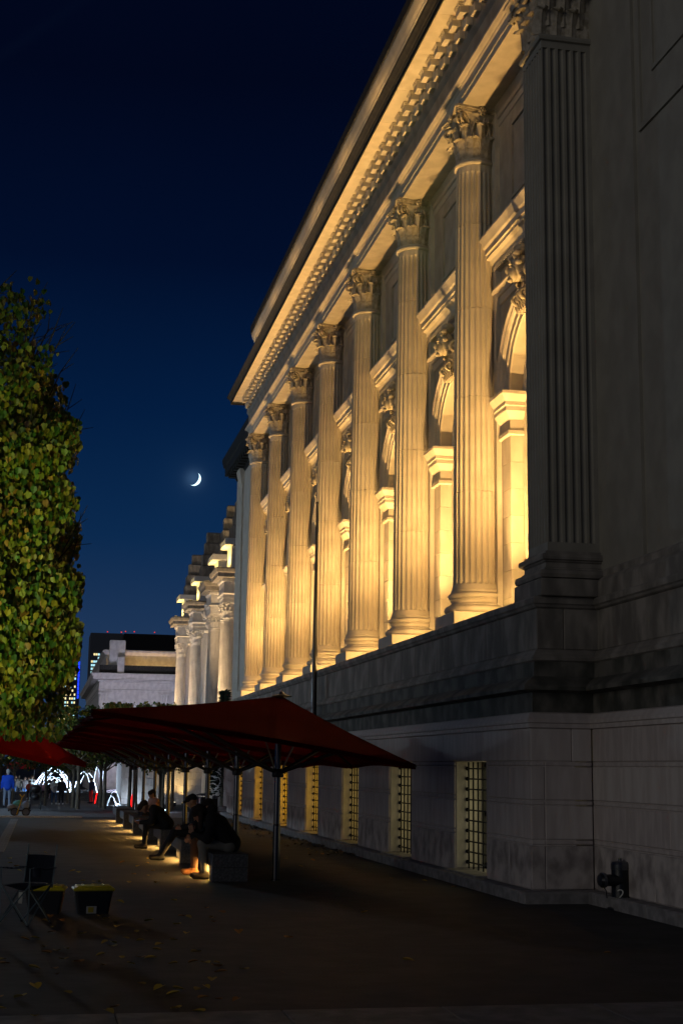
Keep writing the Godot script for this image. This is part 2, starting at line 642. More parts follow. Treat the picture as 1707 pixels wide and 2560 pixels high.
func arch_panel(w: float, spring: float, foot: float, half: float, top: float, x0: float, x1: float) -> MB:
	var b := MB.new()
	var line := arch_outline(w, spring, foot)
	var poly := PackedVector2Array([Vector2(-half, foot)])
	for q in line:
		poly.append(q)
	poly.append(Vector2(half, foot))
	poly.append(Vector2(half, top))
	poly.append(Vector2(-half, top))
	var t := Geometry2D.triangulate_polygon(poly)
	for k in range(0, t.size(), 3):
		var p := []
		for i in 3:
			p.append(Vector3(x0, poly[t[k + i]].y, poly[t[k + i]].x))
		if (p[1] - p[0]).cross(p[2] - p[0]).x < 0:
			b.tri(p[0], p[1], p[2])
		else:
			b.tri(p[0], p[2], p[1])
	for i in line.size() - 1:
		var a: Vector2 = line[i]
		var c: Vector2 = line[i + 1]
		var mid := (a + c) * 0.5
		var q := [Vector3(x0, a.y, a.x), Vector3(x0, c.y, c.x), Vector3(x1, c.y, c.x), Vector3(x1, a.y, a.x)]
		var inward := Vector3(0, spring - 0.3 - mid.y if mid.y > spring else 0.0, -mid.x)
		if (q[1] - q[0]).cross(q[2] - q[0]).dot(inward) > 0:
			b.quad(q[0], q[1], q[2], q[3])
		else:
			b.quad(q[3], q[2], q[1], q[0])
	return b


func arch_ring(profile: Array, spring: float, x0: float, steps := 28) -> MB:      # profile: (radius, proud of x0)
	var b := MB.new()
	for k in steps:
		var a0 := PI * k / steps
		var a1 := PI * (k + 1) / steps
		for j in profile.size() - 1:
			var q := []
			for c in [[a0, j], [a1, j], [a1, j + 1], [a0, j + 1]]:
				var pr: Vector2 = profile[c[1]]
				q.append(Vector3(x0 - pr.y, spring + sin(c[0]) * pr.x, cos(c[0]) * pr.x))
			var nrm: Vector3 = (q[1] - q[0]).cross(q[3] - q[0])
			var pa: Vector2 = profile[j]
			var pb: Vector2 = profile[j + 1]
			var mid := (a0 + a1) * 0.5
			var want := Vector3(-absf(pb.x - pa.x) - 1e-4, sin(mid) * (pa.y - pb.y), cos(mid) * (pa.y - pb.y))
			if nrm.dot(want) > 0:
				b.quad(q[0], q[1], q[2], q[3])
			else:
				b.quad(q[3], q[2], q[1], q[0])
	return b


func carved_head(b: MB, at: Vector3, s: float) -> void:      # a face that looks along -x and a little down
	b.blob(at, Vector3(0.11, 0.155, 0.115) * s, 14, 10)                                   # skull
	b.blob(at + Vector3(-0.075, -0.06, 0) * s, Vector3(0.065, 0.105, 0.08) * s, 12, 8)   # face
	b.blob(at + Vector3(-0.145, -0.035, 0) * s, Vector3(0.028, 0.05, 0.02) * s, 8, 6)    # nose
	b.blob(at + Vector3(-0.125, -0.105, 0) * s, Vector3(0.022, 0.014, 0.032) * s, 8, 5)  # lips
	b.blob(at + Vector3(-0.11, -0.15, 0) * s, Vector3(0.035, 0.03, 0.035) * s, 8, 5)     # chin
	for k in [-1.0, 1.0]:
		b.blob(at + Vector3(-0.122, 0.012, k * 0.042) * s, Vector3(0.022, 0.012, 0.03) * s, 8, 5)   # brows
		b.blob(at + Vector3(-0.118, -0.012, k * 0.04) * s, Vector3(0.016, 0.014, 0.02) * s, 8, 5)   # eyes
		for j in 5:                                                                                     # locks of hair
			b.blob(at + Vector3(-0.06 + j * 0.02, 0.10 - j * 0.065, k * (0.075 + 0.02 * sin(j * 2.0))) * s, Vector3(0.045, 0.04, 0.035) * s, 8, 6)
	for j in 5:
		b.blob(at + Vector3(-0.06, 0.135, (j - 2) * 0.045) * s, Vector3(0.05, 0.04, 0.035) * s, 8, 6)
	b.blob(at + Vector3(0.02, 0.21, 0) * s, Vector3(0.09, 0.07, 0.09) * s, 10, 6)


func make_bay(parent: Node, z: float) -> Node3D:
	var n := node("arched_bay", parent, Vector3(0, 0, z))
	var half := BAY / 2
	obj("wall_panel", arch_panel(1.27, 8.28, 4.2, half, 13.9, 7.75, 7.97), M.shaded_panel, n)
	obj("inner_arch", arch_panel(1.06, 8.28, 4.2, 1.4, 9.9, 7.97, 8.17), M.lime[1], n)
	var back := MB.new()
	back.quad(Vector3(8.2, 4.2, -1.3), Vector3(8.2, 4.2, 1.3), Vector3(8.2, 9.9, 1.3), Vector3(8.2, 9.9, -1.3))
	obj("niche_back", back, M.lime[2], n)
	# the blind wall inside the niche, course by course
	for c in 11:
		var y0 := 4.2 + c * 0.475
		along("x", 8.16, -1.12, 1.12, y0 + 0.003, y0 + 0.472, [0.0] if c % 2 else [-0.55, 0.55], M.lime, n, "niche_stone", 0.04, 0.003)
	# jambs
	for s in [-1.0, 1.0]:
		for c in 7:
			var y0 := 4.2 + c * 0.475
			var zz := [s * 1.262, s * 1.70]
			block("jamb_stone", Vector3(7.735, y0 + 0.003, minf(zz[0], zz[1])), Vector3(7.968, y0 + 0.472, maxf(zz[0], zz[1])), M.lime[(c + int(s + 1)) % 3], n, 0.006)
		# impost moulding, wrapped from the front of the jamb into the reveal
		var pr := strip([Vector2(0.02, 7.52), Vector2(0.05, 7.54), Vector2(0.05, 7.60), Vector2(0.012, 7.64), Vector2(0.012, 7.80), Vector2(0.03, 7.82), Vector2(0.06, 7.86),
			Vector2(0.12, 7.94), Vector2(0.12, 8.02), Vector2(0.14, 8.03), Vector2(0.14, 8.10), Vector2(0.16, 8.13), Vector2(0.22, 8.22), Vector2(0.22, 8.275)], -0.01)
		var im := MB.new()
		if s < 0:
			im.sweep(pr, [Vector2(7.97, -1.265), Vector2(7.735, -1.265), Vector2(7.735, -1.80)])
		else:
			im.sweep(pr, [Vector2(7.735, 1.80), Vector2(7.735, 1.265), Vector2(7.97, 1.265)])
		obj("impost", im, M.lime[1], n)
	obj("archivolt", arch_ring([Vector2(1.265, 0.0), Vector2(1.265, 0.035), Vector2(1.38, 0.035), Vector2(1.385, 0.06), Vector2(1.51, 0.06), Vector2(1.52, 0.09), Vector2(1.56, 0.12), Vector2(1.60, 0.12), Vector2(1.64, 0.15), Vector2(1.68, 0.15), Vector2(1.70, 0.0)], 8.28, 7.75), M.lime[0], n)
	# bead along the archivolt
	var bead := MB.new()
	for k in range(2, 71):
		var a := PI * k / 72.0
		bead.blob(Vector3(7.655, 8.28 + sin(a) * 1.545, cos(a) * 1.545), Vector3(0.016, 0.02, 0.02), 6, 4)
	obj("bead_moulding", bead, M.lime[1], n).set_meta("kind", "stuff")
	# keystone: a scrolled console that carries a carved head
	var ks := MB.new()
	var kp := PackedVector2Array([Vector2(7.76, -0.22), Vector2(7.55, -0.22), Vector2(7.55, 0.22), Vector2(7.76, 0.22)])
	ks.prism_y(kp, 9.50, 10.1)
	for s in [-1.0, 1.0]:
		volute(ks, Transform3D(Basis(Vector3.UP, 0.0), Vector3(7.50, 9.62, s * 0.2)), 0.13, 1.5, 0.04, -1.0)
		volute(ks, Transform3D(Basis(Vector3.UP, 0.0), Vector3(7.60, 10.0, s * 0.26)), 0.12, 1.5, 0.04, 1.0)
	for k in 5:
		acanthus(ks, Transform3D(Basis(Vector3.UP, -PI / 2) * Basis(Vector3.RIGHT, PI), Vector3(7.52, 9.70, (k - 2) * 0.1)), 0.32, 0.16, 0.12)
	carved_head(ks, Vector3(7.50, 10.12, 0), 1.55)
	obj("keystone", ks, M.carved, n)
	# the small entablature over the arch
	var l := 1.92
	var lm := MB.new()
	lm.sweep(strip([Vector2(0.0, 10.05), Vector2(0.03, 10.06), Vector2(0.03, 10.20), Vector2(0.06, 10.21), Vector2(0.06, 10.26), Vector2(0.13, 10.33), Vector2(0.13, 10.37), Vector2(0.0, 10.38)], -0.05), [Vector2(7.80, l + 0.05), Vector2(7.75, l + 0.05), Vector2(7.75, -l - 0.05), Vector2(7.80, -l - 0.05)])
	obj("lintel_moulding", lm, M.lime[2], n)
	var lc := MB.new()
	lc.sweep(strip([Vector2(0.0, 10.70), Vector2(0.04, 10.71), Vector2(0.04, 10.80), Vector2(0.10, 10.80), Vector2(0.10, 10.86), Vector2(0.15, 10.93), Vector2(0.22, 10.96), Vector2(0.22, 11.0),
		Vector2(0.225, 11.02), Vector2(0.26, 11.02), Vector2(0.26, 11.13), Vector2(0.30, 11.15), Vector2(0.33, 11.22), Vector2(0.37, 11.29), Vector2(0.37, 11.33), Vector2(0.0, 11.40)], -0.05), [Vector2(7.85, l), Vector2(7.75, l), Vector2(7.75, -l), Vector2(7.85, -l)])
	obj("lintel_cornice", lc, M.lime[1], n)
	var de := MB.new()
	for k in 42:
		de.cbox(Vector3(7.665, 10.755, -l + 0.06 + k * (2 * l - 0.12) / 41.0), Vector3(0.06, 0.07, 0.05))
	obj("lintel_dentils", de, M.lime[0], n).set_meta("kind", "stuff")
	# sunk panel above it
	var fr := MB.new()
	for e in [[-1.05, 1.05, 11.80, 11.86], [-1.05, 1.05, 13.19, 13.25]]:
		fr.box(Vector3(7.71, e[2], e[0]), Vector3(7.755, e[3], e[1]))
	for e in [-1.05, 0.99]:
		fr.box(Vector3(7.71, 11.861, e), Vector3(7.755, 13.189, e + 0.06))
	obj("panel_frame", fr, M.shaded_panel, n)
	# bed moulding under the soffit
	var bm := MB.new()
	bm.sweep(strip([Vector2(0.0, 13.52), Vector2(0.02, 13.53), Vector2(0.02, 13.66), Vector2(0.05, 13.67), Vector2(0.05, 13.76), Vector2(0.11, 13.86), Vector2(0.11, 13.90)], -0.02), [Vector2(7.75, half), Vector2(7.75, -half)])
	obj("bed_moulding", bm, M.lime[2], n)
	return n


func fluted_pier(parent: Node) -> Node3D:
	var c := node("pier", parent, Vector3.ZERO)
	var x0 := 6.96
	var z0 := PIER_Z - 0.425
	var z1 := PIER_Z + 0.425
	block("plinth", Vector3(x0 - 0.17, 4.2, z0 - 0.17), Vector3(7.76, 4.45, z1 + 0.17), M.weathered, c)
	var path := [Vector2(7.76, z1), Vector2(x0, z1), Vector2(x0, z0), Vector2(7.76, z0)]
	var b := MB.new()
	b.sweep(strip([Vector2(0.08, 4.452), Vector2(0.15, 4.47), Vector2(0.165, 4.52), Vector2(0.15, 4.57), Vector2(0.08, 4.59), Vector2(0.08, 4.61), Vector2(0.05, 4.63), Vector2(0.045, 4.69), Vector2(0.075, 4.71), Vector2(0.075, 4.72),
		Vector2(0.11, 4.735), Vector2(0.12, 4.77), Vector2(0.11, 4.81), Vector2(0.05, 4.825), Vector2(0.05, 4.86), Vector2(0.0, 4.87)], -0.3), path)
	obj("base", b, M.weathered, c)
	var s := MB.new()
	var poly := PackedVector2Array([Vector2(7.76, z1)])
	var faces := [[Vector2(7.70, z1), Vector2(x0, z1), 6, Vector2(0, -1)], [Vector2(x0, z1), Vector2(x0, z0), 7, Vector2(1, 0)]]
	for f in faces:
		var a: Vector2 = f[0]
		var e: Vector2 = f[1]
		for k in f[2]:
			for q in [[0.16, 0.0], [0.22, 0.5], [0.34, 0.87], [0.5, 1.0], [0.66, 0.87], [0.78, 0.5], [0.84, 0.0]]:
				poly.append(a.lerp(e, (k + q[0]) / f[2]) + f[3] * q[1] * 0.042)
		poly.append(e)
	poly.append(Vector2(7.76, z0))
	s.prism_y(poly, 5.0, 12.68)
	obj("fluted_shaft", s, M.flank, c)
	var t := MB.new()
	t.box(Vector3(x0 + 0.001, 4.87, z0 + 0.001), Vector3(7.76, 5.0, z1 - 0.001))
	obj("shaft_foot", t, M.flank, c)
	t = MB.new()
	t.box(Vector3(x0 + 0.001, 12.68, z0 + 0.001), Vector3(7.76, 12.80, z1 - 0.001))
	t.sweep(strip([Vector2(0.0, 12.79), Vector2(0.04, 12.80), Vector2(0.05, 12.84), Vector2(0.04, 12.88), Vector2(0.0, 12.89)], -0.3), path)
	obj("shaft_neck", t, M.flank, c)
	var cap := MB.new()
	cap.sweep(strip([Vector2(-0.02, 12.89), Vector2(-0.02, 13.4), Vector2(0.03, 13.6), Vector2(0.13, 13.72), Vector2(0.13, 13.74)], -0.3), path)
	cap.sweep(strip([Vector2(0.16, 13.74), Vector2(0.18, 13.78), Vector2(0.2, 13.8), Vector2(0.24, 13.84), Vector2(0.24, 13.878)], -0.3), path)
	for k in 3:
		for row in [[0.0, 0.42, 0.17], [0.16, 0.55, 0.2]]:
			var shift: float = 0.5 if row[0] == 0.0 else 1.0
			acanthus(cap, Transform3D(Basis(Vector3.UP, -PI / 2), Vector3(x0 + 0.01, 12.89 + row[0], lerpf(z1, z0, (k + shift) / 3.0))), row[1], 0.27, row[2])
			acanthus(cap, Transform3D(Basis.IDENTITY, Vector3(lerpf(x0, 7.7, (k + shift - 0.5) / 3.0), 12.89 + row[0], z1 - 0.01)), row[1], 0.27, row[2])
	for zc in [z0, z1]:
		for q in [-1.0, 1.0]:
			var turn := Basis(Vector3.UP, PI + (PI / 4 if zc == z1 else -PI / 4) * -1.0)
			volute(cap, Transform3D(turn, Vector3(x0 - 0.09, 13.64, zc + (0.09 if zc == z1 else -0.09)) + turn * Vector3(0, 0, q * 0.04)), 0.10, 1.5, 0.032, -1.0)
	obj("capital", cap, M.carved, c)
	return c


func basement(w: Node3D) -> void:
	var fx := 6.6
	var rx := 7.5
	var cz := -19.0
	var path := [Vector2(rx, -7.0), Vector2(rx, cz), Vector2(fx, cz), Vector2(fx, FAR_Z - 0.4), Vector2(rx, FAR_Z - 0.4), Vector2(rx, END_Z), Vector2(12, END_Z)]
	# footing ledge that people could sit on
	var lz := [-7.0]
	var st := MB.new()
	st.sweep(strip([Vector2(0.18, -0.3), Vector2(0.18, 0.13), Vector2(0.165, 0.15), Vector2(-0.35, 0.16)], -0.6), [Vector2(rx, -7.0), Vector2(rx, cz + 0.15), Vector2(fx, cz + 0.15), Vector2(fx, FAR_Z - 0.5), Vector2(rx, FAR_Z - 0.5), Vector2(rx, END_Z), Vector2(12, END_Z)])
	obj("footing_core", st, M.ledge, w)
	for k in 19:
		var a := cz + 0.10 - k * 1.76
		block("footing_stone", Vector3(fx - 0.22, -0.02, a - 1.752), Vector3(fx - 0.02, 0.158, a), M.ledge, w, 0.02)
	for k in 6:
		var a := cz + 0.3 + k * 1.9
		block("footing_stone", Vector3(rx - 0.22, -0.02, a), Vector3(rx - 0.02, 0.158, a + 1.892), M.ledge, w, 0.02)
	block("footing_stone", Vector3(fx - 0.22, -0.02, cz + 0.105), Vector3(rx - 0.23, 0.158, cz + 0.32), M.ledge, w, 0.02)
	var courses := [[0.16, 0.745], [0.826, 1.276], [1.357, 1.808]]
	var bands := [[0.757, 0.814], [1.288, 1.345], [1.82, 1.877]]
	# piers between the barred windows
	var spans := []
	var edge := cz
	for k in 7:
		var zc := -21.95 - BAY * k
		spans.append([edge, zc + 0.85])
		edge = zc - 0.85
	spans.append([edge, FAR_Z - 0.4])
	for s in spans:
		var b := MB.new()
		b.box(Vector3(fx + 0.025, 0.05, s[1]), Vector3(fx + 0.65, 1.885, s[0] - 0.02))
		obj("wall_core", b, M.base[1], w)
		for c in 3:
			var len: float = absf(s[1] - s[0])
			var cuts := [lerpf(s[0], s[1], rng.randf_range(0.35, 0.6))] if len > 1.8 else []
			along("x", fx, s[0], s[1] + 0.10, courses[c][0], courses[c][1], cuts, M.base_foot if c == 0 else M.base, w)
			along("x", fx + 0.004, s[0], s[1] + 0.10, bands[c][0], bands[c][1], [], M.base, w, "band_stone")
		along("x", fx + 0.012, s[1] + 0.10, s[1], 0.16, 1.885, [], M.base, w, "jamb_stone", 0.2, 0.003)
	# the return and the wall that comes forward to the camera
	for c in 3:
		along("z", cz, fx + 0.2, rx, courses[c][0], courses[c][1], [], M.base_foot if c == 0 else M.base, w)
		along("z", cz - 0.004, fx + 0.2, rx, bands[c][0], bands[c][1], [], M.base, w, "band_stone")
		along("x", rx, cz, -7.0, courses[c][0], courses[c][1], every(cz, -7.0, 2.0, 0.25 * c), M.base_foot if c == 0 else M.base, w)
		along("x", rx + 0.004, cz, -7.0, bands[c][0], bands[c][1], every(cz, -7.0, 2.4), M.base, w, "band_stone")
		along("x", rx, FAR_Z - 0.4, END_Z, courses[c][0], courses[c][1], every(FAR_Z - 0.4, END_Z, 1.9, 0.2 * c), M.base, w)
		along("x", rx + 0.004, FAR_Z - 0.4, END_Z, bands[c][0], bands[c][1], every(FAR_Z - 0.4, END_Z, 2.4), M.base, w, "band_stone")
	var cr := MB.new()
	cr.box(Vector3(rx + 0.025, 0.05, cz - 0.3), Vector3(rx + 0.5, 1.9, -7.0))
	cr.box(Vector3(rx + 0.025, 0.05, END_Z), Vector3(rx + 0.5, 1.9, FAR_Z - 0.2))
	cr.box(Vector3(fx + 0.66, 0.05, FAR_Z - 0.39), Vector3(rx + 0.4, 1.9, FAR_Z + 0.2))
	obj("wall_core", cr, M.base[0], w)
	# lintel course
	along("x", fx, cz, FAR_Z - 0.4, 1.886, 2.336, every(cz, FAR_Z - 0.4, 2.26), M.base, w, "lintel_stone", 0.6)
	along("z", cz, fx + 0.6, rx, 1.886, 2.336, [], M.base, w, "lintel_stone")
	along("x", rx, cz, -7.0, 1.886, 2.336, every(cz, -7.0, 2.2, 0.3), M.base, w, "lintel_stone")
	along("x", rx, FAR_Z - 0.4, END_Z, 1.886, 2.336, every(FAR_Z - 0.4, END_Z, 2.2), M.base, w, "lintel_stone")
	var m1 := MB.new()
	m1.sweep(strip([Vector2(0.0, 2.338), Vector2(0.025, 2.345), Vector2(0.025, 2.40), Vector2(0.05, 2.415), Vector2(0.05, 2.46), Vector2(0.035, 2.48), Vector2(0.0, 2.54), Vector2(-0.05, 2.56)]), path)
	obj("base_moulding", m1, M.base[0], w)
	var m2 := MB.new()
	m2.sweep(strip([Vector2(-0.05, 2.562), Vector2(-0.05, 2.83), Vector2(0.04, 2.85), Vector2(0.12, 2.86), Vector2(0.12, 2.915), Vector2(0.10, 2.94), Vector2(0.02, 3.0), Vector2(-0.09, 3.06), Vector2(-0.10, 3.27)]), path)
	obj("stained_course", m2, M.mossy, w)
	var m3 := MB.new()
	m3.sweep(strip([Vector2(-0.10, 3.272), Vector2(-0.075, 3.29), Vector2(-0.07, 3.33), Vector2(-0.09, 3.36), Vector2(-0.11, 3.37), Vector2(-0.12, 3.40), Vector2(-0.155, 3.44), Vector2(-0.17, 3.45)]), path)
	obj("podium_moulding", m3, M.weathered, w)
	var pd := 0.17
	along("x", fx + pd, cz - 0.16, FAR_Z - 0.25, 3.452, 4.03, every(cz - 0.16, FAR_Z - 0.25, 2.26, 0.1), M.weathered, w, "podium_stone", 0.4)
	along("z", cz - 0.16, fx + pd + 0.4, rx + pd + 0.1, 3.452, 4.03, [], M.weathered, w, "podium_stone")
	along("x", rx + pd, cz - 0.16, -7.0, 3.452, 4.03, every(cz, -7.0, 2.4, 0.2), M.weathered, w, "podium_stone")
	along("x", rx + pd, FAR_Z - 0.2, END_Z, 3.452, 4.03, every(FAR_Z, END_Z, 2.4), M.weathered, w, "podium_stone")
	var m4 := MB.new()
	m4.sweep(strip([Vector2(-0.17, 4.032), Vector2(-0.14, 4.05), Vector2(-0.125, 4.08), Vector2(-0.10, 4.10), Vector2(-0.10, 4.17), Vector2(-0.115, 4.195), Vector2(-1.7, 4.2)], -1.7), path)
	obj("podium_cap", m4, M.weathered, w)


func upper_wall(w: Node3D) -> void:
	# the plain wall between the pier and the frame edge, with its sunk panels
	var b := MB.new()
	b.box(Vector3(7.75, 4.2, -19.3), Vector3(8.6, 16.0, -17.66))
	b.box(Vector3(7.80, 4.2, -17.66), Vector3(8.6, 16.0, -7.0))
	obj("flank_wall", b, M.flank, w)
	var plinth := MB.new()
	plinth.sweep(strip([Vector2(0.12, 4.202), Vector2(0.12, 4.42), Vector2(0.10, 4.45), Vector2(0.04, 4.50), Vector2(0.04, 4.58), Vector2(0.0, 4.62)], -0.1), [Vector2(7.76, -7.0), Vector2(7.76, -19.02)])
	obj("wall_plinth", plinth, M.weathered, w)
	var f := MB.new()
	f.box(Vector3(7.765, 10.60, -17.5), Vector3(7.805, 10.69, -7.0))
	f.box(Vector3(7.765, 10.691, -17.5), Vector3(7.805, 13.8, -17.42))
	f.box(Vector3(7.77, 11.30, -17.05), Vector3(7.805, 11.36, -7.0))
	f.box(Vector3(7.77, 11.361, -17.05), Vector3(7.805, 13.6, -16.99))
	obj("wall_frame", f, M.flank, w)
	# wall behind the far end of the colonnade
	var e := MB.new()
	e.box(Vector3(7.75, 4.2, END_Z), Vector3(12.0, 14.2, FAR_Z + 0.9))
	e.box(Vector3(8.25, 0.0, END_Z + 0.3), Vector3(20.0, 15.4, -7.0))
	obj("wall_body", e, M.lime[2], w)
	var ep := MB.new()
	for zz in [-55.0, -58.6]:
		ep.box(Vector3(7.68, 4.2, zz - 0.35), Vector3(7.76, 13.4, zz + 0.35))
		ep.sweep(strip([Vector2(0.0, 13.4), Vector2(0.04, 13.5), Vector2(0.12, 13.9), Vector2(0.16, 14.1)], -0.05), [Vector2(7.76, zz + 0.35), Vector2(7.68, zz + 0.35), Vector2(7.68, zz - 0.35), Vector2(7.76, zz - 0.35)])
	obj("end_pilaster", ep, M.lime[1], w)
	# pilaster strips behind the columns
	for k in range(1, 8):
		var s := MB.new()
		var zc := PIER_Z - BAY * k
		s.box(Vector3(7.66, 4.2, zc - 0.46), Vector3(7.76, 13.89, zc + 0.46))
		obj("back_pilaster", s, M.lime[k % 3], w)


func entablature(w: Node3D) -> void:
	var x := 7.03
	var path := [Vector2(7.76, -7.0), Vector2(7.76, -19.2), Vector2(x, -19.2), Vector2(x, FAR_Z), Vector2(8.2, FAR_Z)]
	var a := MB.new()
	a.sweep(strip([Vector2(0.0, 13.88), Vector2(0.0, 14.0), Vector2(0.018, 14.004), Vector2(0.018, 14.17), Vector2(0.045, 14.19), Vector2(0.05, 14.215), Vector2(0.085, 14.225), Vector2(0.135, 14.27), Vector2(0.135, 14.31), Vector2(0.03, 14.33)], -0.75), path)
	obj("architrave", a, M.lime[0], w)
	var f := MB.new()
	f.sweep(strip([Vector2(0.02, 14.332), Vector2(0.02, 14.80), Vector2(0.035, 14.82), Vector2(0.06, 14.86), Vector2(0.08, 14.91), Vector2(0.08, 15.36)], -0.6), path)
	obj("frieze", f, M.shaded_frieze, w)
	var bed := MB.new()
	bed.sweep(strip([Vector2(0.09, 15.125), Vector2(0.12, 15.13), Vector2(0.15, 15.16), Vector2(0.15, 15.375)], -0.1), path)
	obj("bed_band", bed, M.lime[1], w)
	# dentils and, above them, the blocks that carry the cornice
	var de := stone_box(Vector3(0.13, 0.16, 0.24), 0.006)
	var mo := MB.new()
	mo.cbox(Vector3(0.0, 0, 0), Vector3(0.17, 0.19, 0.26))
	mo.cbox(Vector3(-0.02, 0.077, 0), Vector3(0.19, 0.03, 0.31))
	mo.cbox(Vector3(-0.01, 0.045, 0), Vector3(0.185, 0.03, 0.285))
	var mm := mo.mesh()
	var count := int((FAR_Z + 19.2) / -0.5)
	for k in count:
		var z := -19.35 - 0.5 * k
		obj("dentil", de, M.lime[k % 3], w, Vector3(x - 0.135, 15.04, z))
		obj("modillion", mm, M.lime[(k + 1) % 3], w, Vector3(x - 0.235, 15.28, z))
	# soffit slabs with their joints, then the crown of the cornice
	for k in 22:
		var z := -19.2 + 0.55 - 1.52 * k
		var z2 := maxf(z - 1.514, FAR_Z - 0.42)
		if z2 < z:
			block("cornice_slab", Vector3(6.42, 15.378, z2), Vector3(7.0, 15.50, z), M.lime[k % 3], w, 0.004)
	block("cornice_slab", Vector3(6.42, 15.378, -18.64), Vector3(7.9, 15.50, -18.2), M.lime[1], w, 0.004)
	var cr := MB.new()
	cr.sweep(strip([Vector2(0.615, 15.385), Vector2(0.62, 15.36), Vector2(0.64, 15.36), Vector2(0.645, 15.47), Vector2(0.66, 15.48), Vector2(0.665, 15.52), Vector2(0.69, 15.54), Vector2(0.72, 15.58), Vector2(0.765, 15.62), Vector2(0.775, 15.66), Vector2(0.74, 15.67), Vector2(0.0, 15.72)], -0.6), path)
	obj("cornice_crown", cr, M.dark_trim, w)
	var pp := [Vector2(7.9, -7.0), Vector2(7.9, -19.0), Vector2(6.87, -19.0), Vector2(6.87, -49.2), Vector2(8.6, -49.2)]
	var pa := MB.new()
	pa.sweep(strip([Vector2(0.05, 15.70), Vector2(0.05, 15.95), Vector2(0.0, 15.98), Vector2(0.0, 16.72), Vector2(0.03, 16.74), Vector2(0.03, 16.82), Vector2(0.05, 16.83), Vector2(0.09, 16.90), Vector2(0.09, 16.95), Vector2(0.13, 17.02), Vector2(0.17, 17.16), Vector2(0.17, 17.24)], -0.8), pp)
	obj("parapet", pa, M.lime[0], w)
	var pc := MB.new()
	pc.sweep(strip([Vector2(0.175, 17.242), Vector2(0.205, 17.25), Vector2(0.205, 17.52), Vector2(0.16, 17.60), Vector2(-0.6, 17.66)], -0.8), pp)
	obj("parapet_coping", pc, M.dark_trim, w)
	# lower cornice of the far end
	var e := MB.new()
	e.sweep(strip([Vector2(0.0, 13.9), Vector2(0.02, 14.02), Vector2(0.08, 14.06), Vector2(0.08, 14.28), Vector2(0.50, 14.30), Vector2(0.50, 14.62), Vector2(0.56, 14.68), Vector2(0.62, 14.95), Vector2(0.62, 15.05), Vector2(0.1, 15.15)]), [Vector2(7.76, FAR_Z), Vector2(7.76, END_Z), Vector2(14, END_Z)])
	obj("end_cornice", e, M.dark_trim, w)
	for k in 15:
		block("end_bracket", Vector3(7.36, 14.12, FAR_Z - 0.8 - 0.55 * k - 0.13), Vector3(7.68, 14.29, FAR_Z - 0.8 - 0.55 * k + 0.13), M.dark_trim, w, 0.004)


func barred_window(w: Node3D, k: int) -> void:
	var z := -21.95 - BAY * k
	var win := node("barred_window", w, Vector3(0, 0, z))



	for s in [-1.0, 1.0]:
		block("window_reveal", Vector3(6.64, 0.2, s * 0.85 - 0.012), Vector3(7.2, 1.884, s * 0.85 + 0.012), M.reveal, win, 0.003)
	block("window_sill", Vector3(6.45, 0.155, -0.86), Vector3(7.2, 0.19, 0.86), M.ledge, win, 0.008)
	var g := MB.new()
	for i in 7:
		var zz := -0.78 + i * 0.26
		g.tube([Vector3(6.83, 0.19, zz), Vector3(6.83, 1.88, zz)], [0.015], 6)
	for j in 10:
		var y := 0.29 + j * 0.165
		g.tube([Vector3(6.815, y, -0.85), Vector3(6.815, y, 0.85)], [0.013], 6)
		for s in [-1.0, 1.0]:
			g.blob(Vector3(6.815, y, s * 0.815), Vector3.ONE * 0.032, 8, 5)
	obj("window_grille", g, M.iron, win)
	var fr := MB.new()
	for s in [-1.0, 1.0]:
		fr.cbox(Vector3(7.12, 1.0, s * 0.8), Vector3(0.06, 1.7, 0.08))
	for y in [0.24, 1.05, 1.84]:
		fr.cbox(Vector3(7.13, y, 0), Vector3(0.05, 0.07, 1.55))
	fr.cbox(Vector3(7.13, 1.0, 0), Vector3(0.045, 1.6, 0.05))
	obj("window_frame", fr, M.iron, win)
	var warm := clampf((k - 0.6) / 3.0, 0.0, 1.0)
	var col := Color(1.0, 0.94, 0.72).lerp(Color(1.0, 0.72, 0.16), warm)
	var e: float = [0.13, 0.13, 0.18, 0.42, 0.8, 0.55, 0.6][k]
	obj("window_glass_lit", stone_box(Vector3(0.02, 1.66, 1.6), 0.002), glow(col, e), win, Vector3(7.17, 1.03, 0))
	var l := AreaLight3D.new()
	l.name = "window_light"
	l.area_size = Vector2(1.5, 1.55)
	l.light_color = col
	l.light_energy = e * 3.2
	l.area_range = 30.0
	l.shadow_enabled = true
	win.add_child(l)
	l.position = Vector3(7.15, 1.03, 0)
	l.rotation.y = PI / 2


func museum() -> void:
	var w := thing("museum_wing", "long limestone museum wing with a floodlit row of fluted columns over a dark barred basement", "building")
	basement(w)
	upper_wall(w)
	entablature(w)
	fluted_pier(w)
	var bay := make_bay(w, PIER_Z - BAY * 0.5)
	var col := make_column(w, Vector3(COL_X, 4.2, PIER_Z - BAY))
	column0 = col
	for k in range(1, 7):
		var c: Node3D = bay.duplicate()
		c.name = numbered("arched_bay", w)
		w.add_child(c, true)
		c.position.z = PIER_Z - BAY * (k + 0.5)
		var d: Node3D = col.duplicate()
		d.name = numbered("column", w)
		w.add_child(d, true)
		d.position.z = PIER_Z - BAY * (k + 1)
	for k in 7:
		barred_window(w, k)


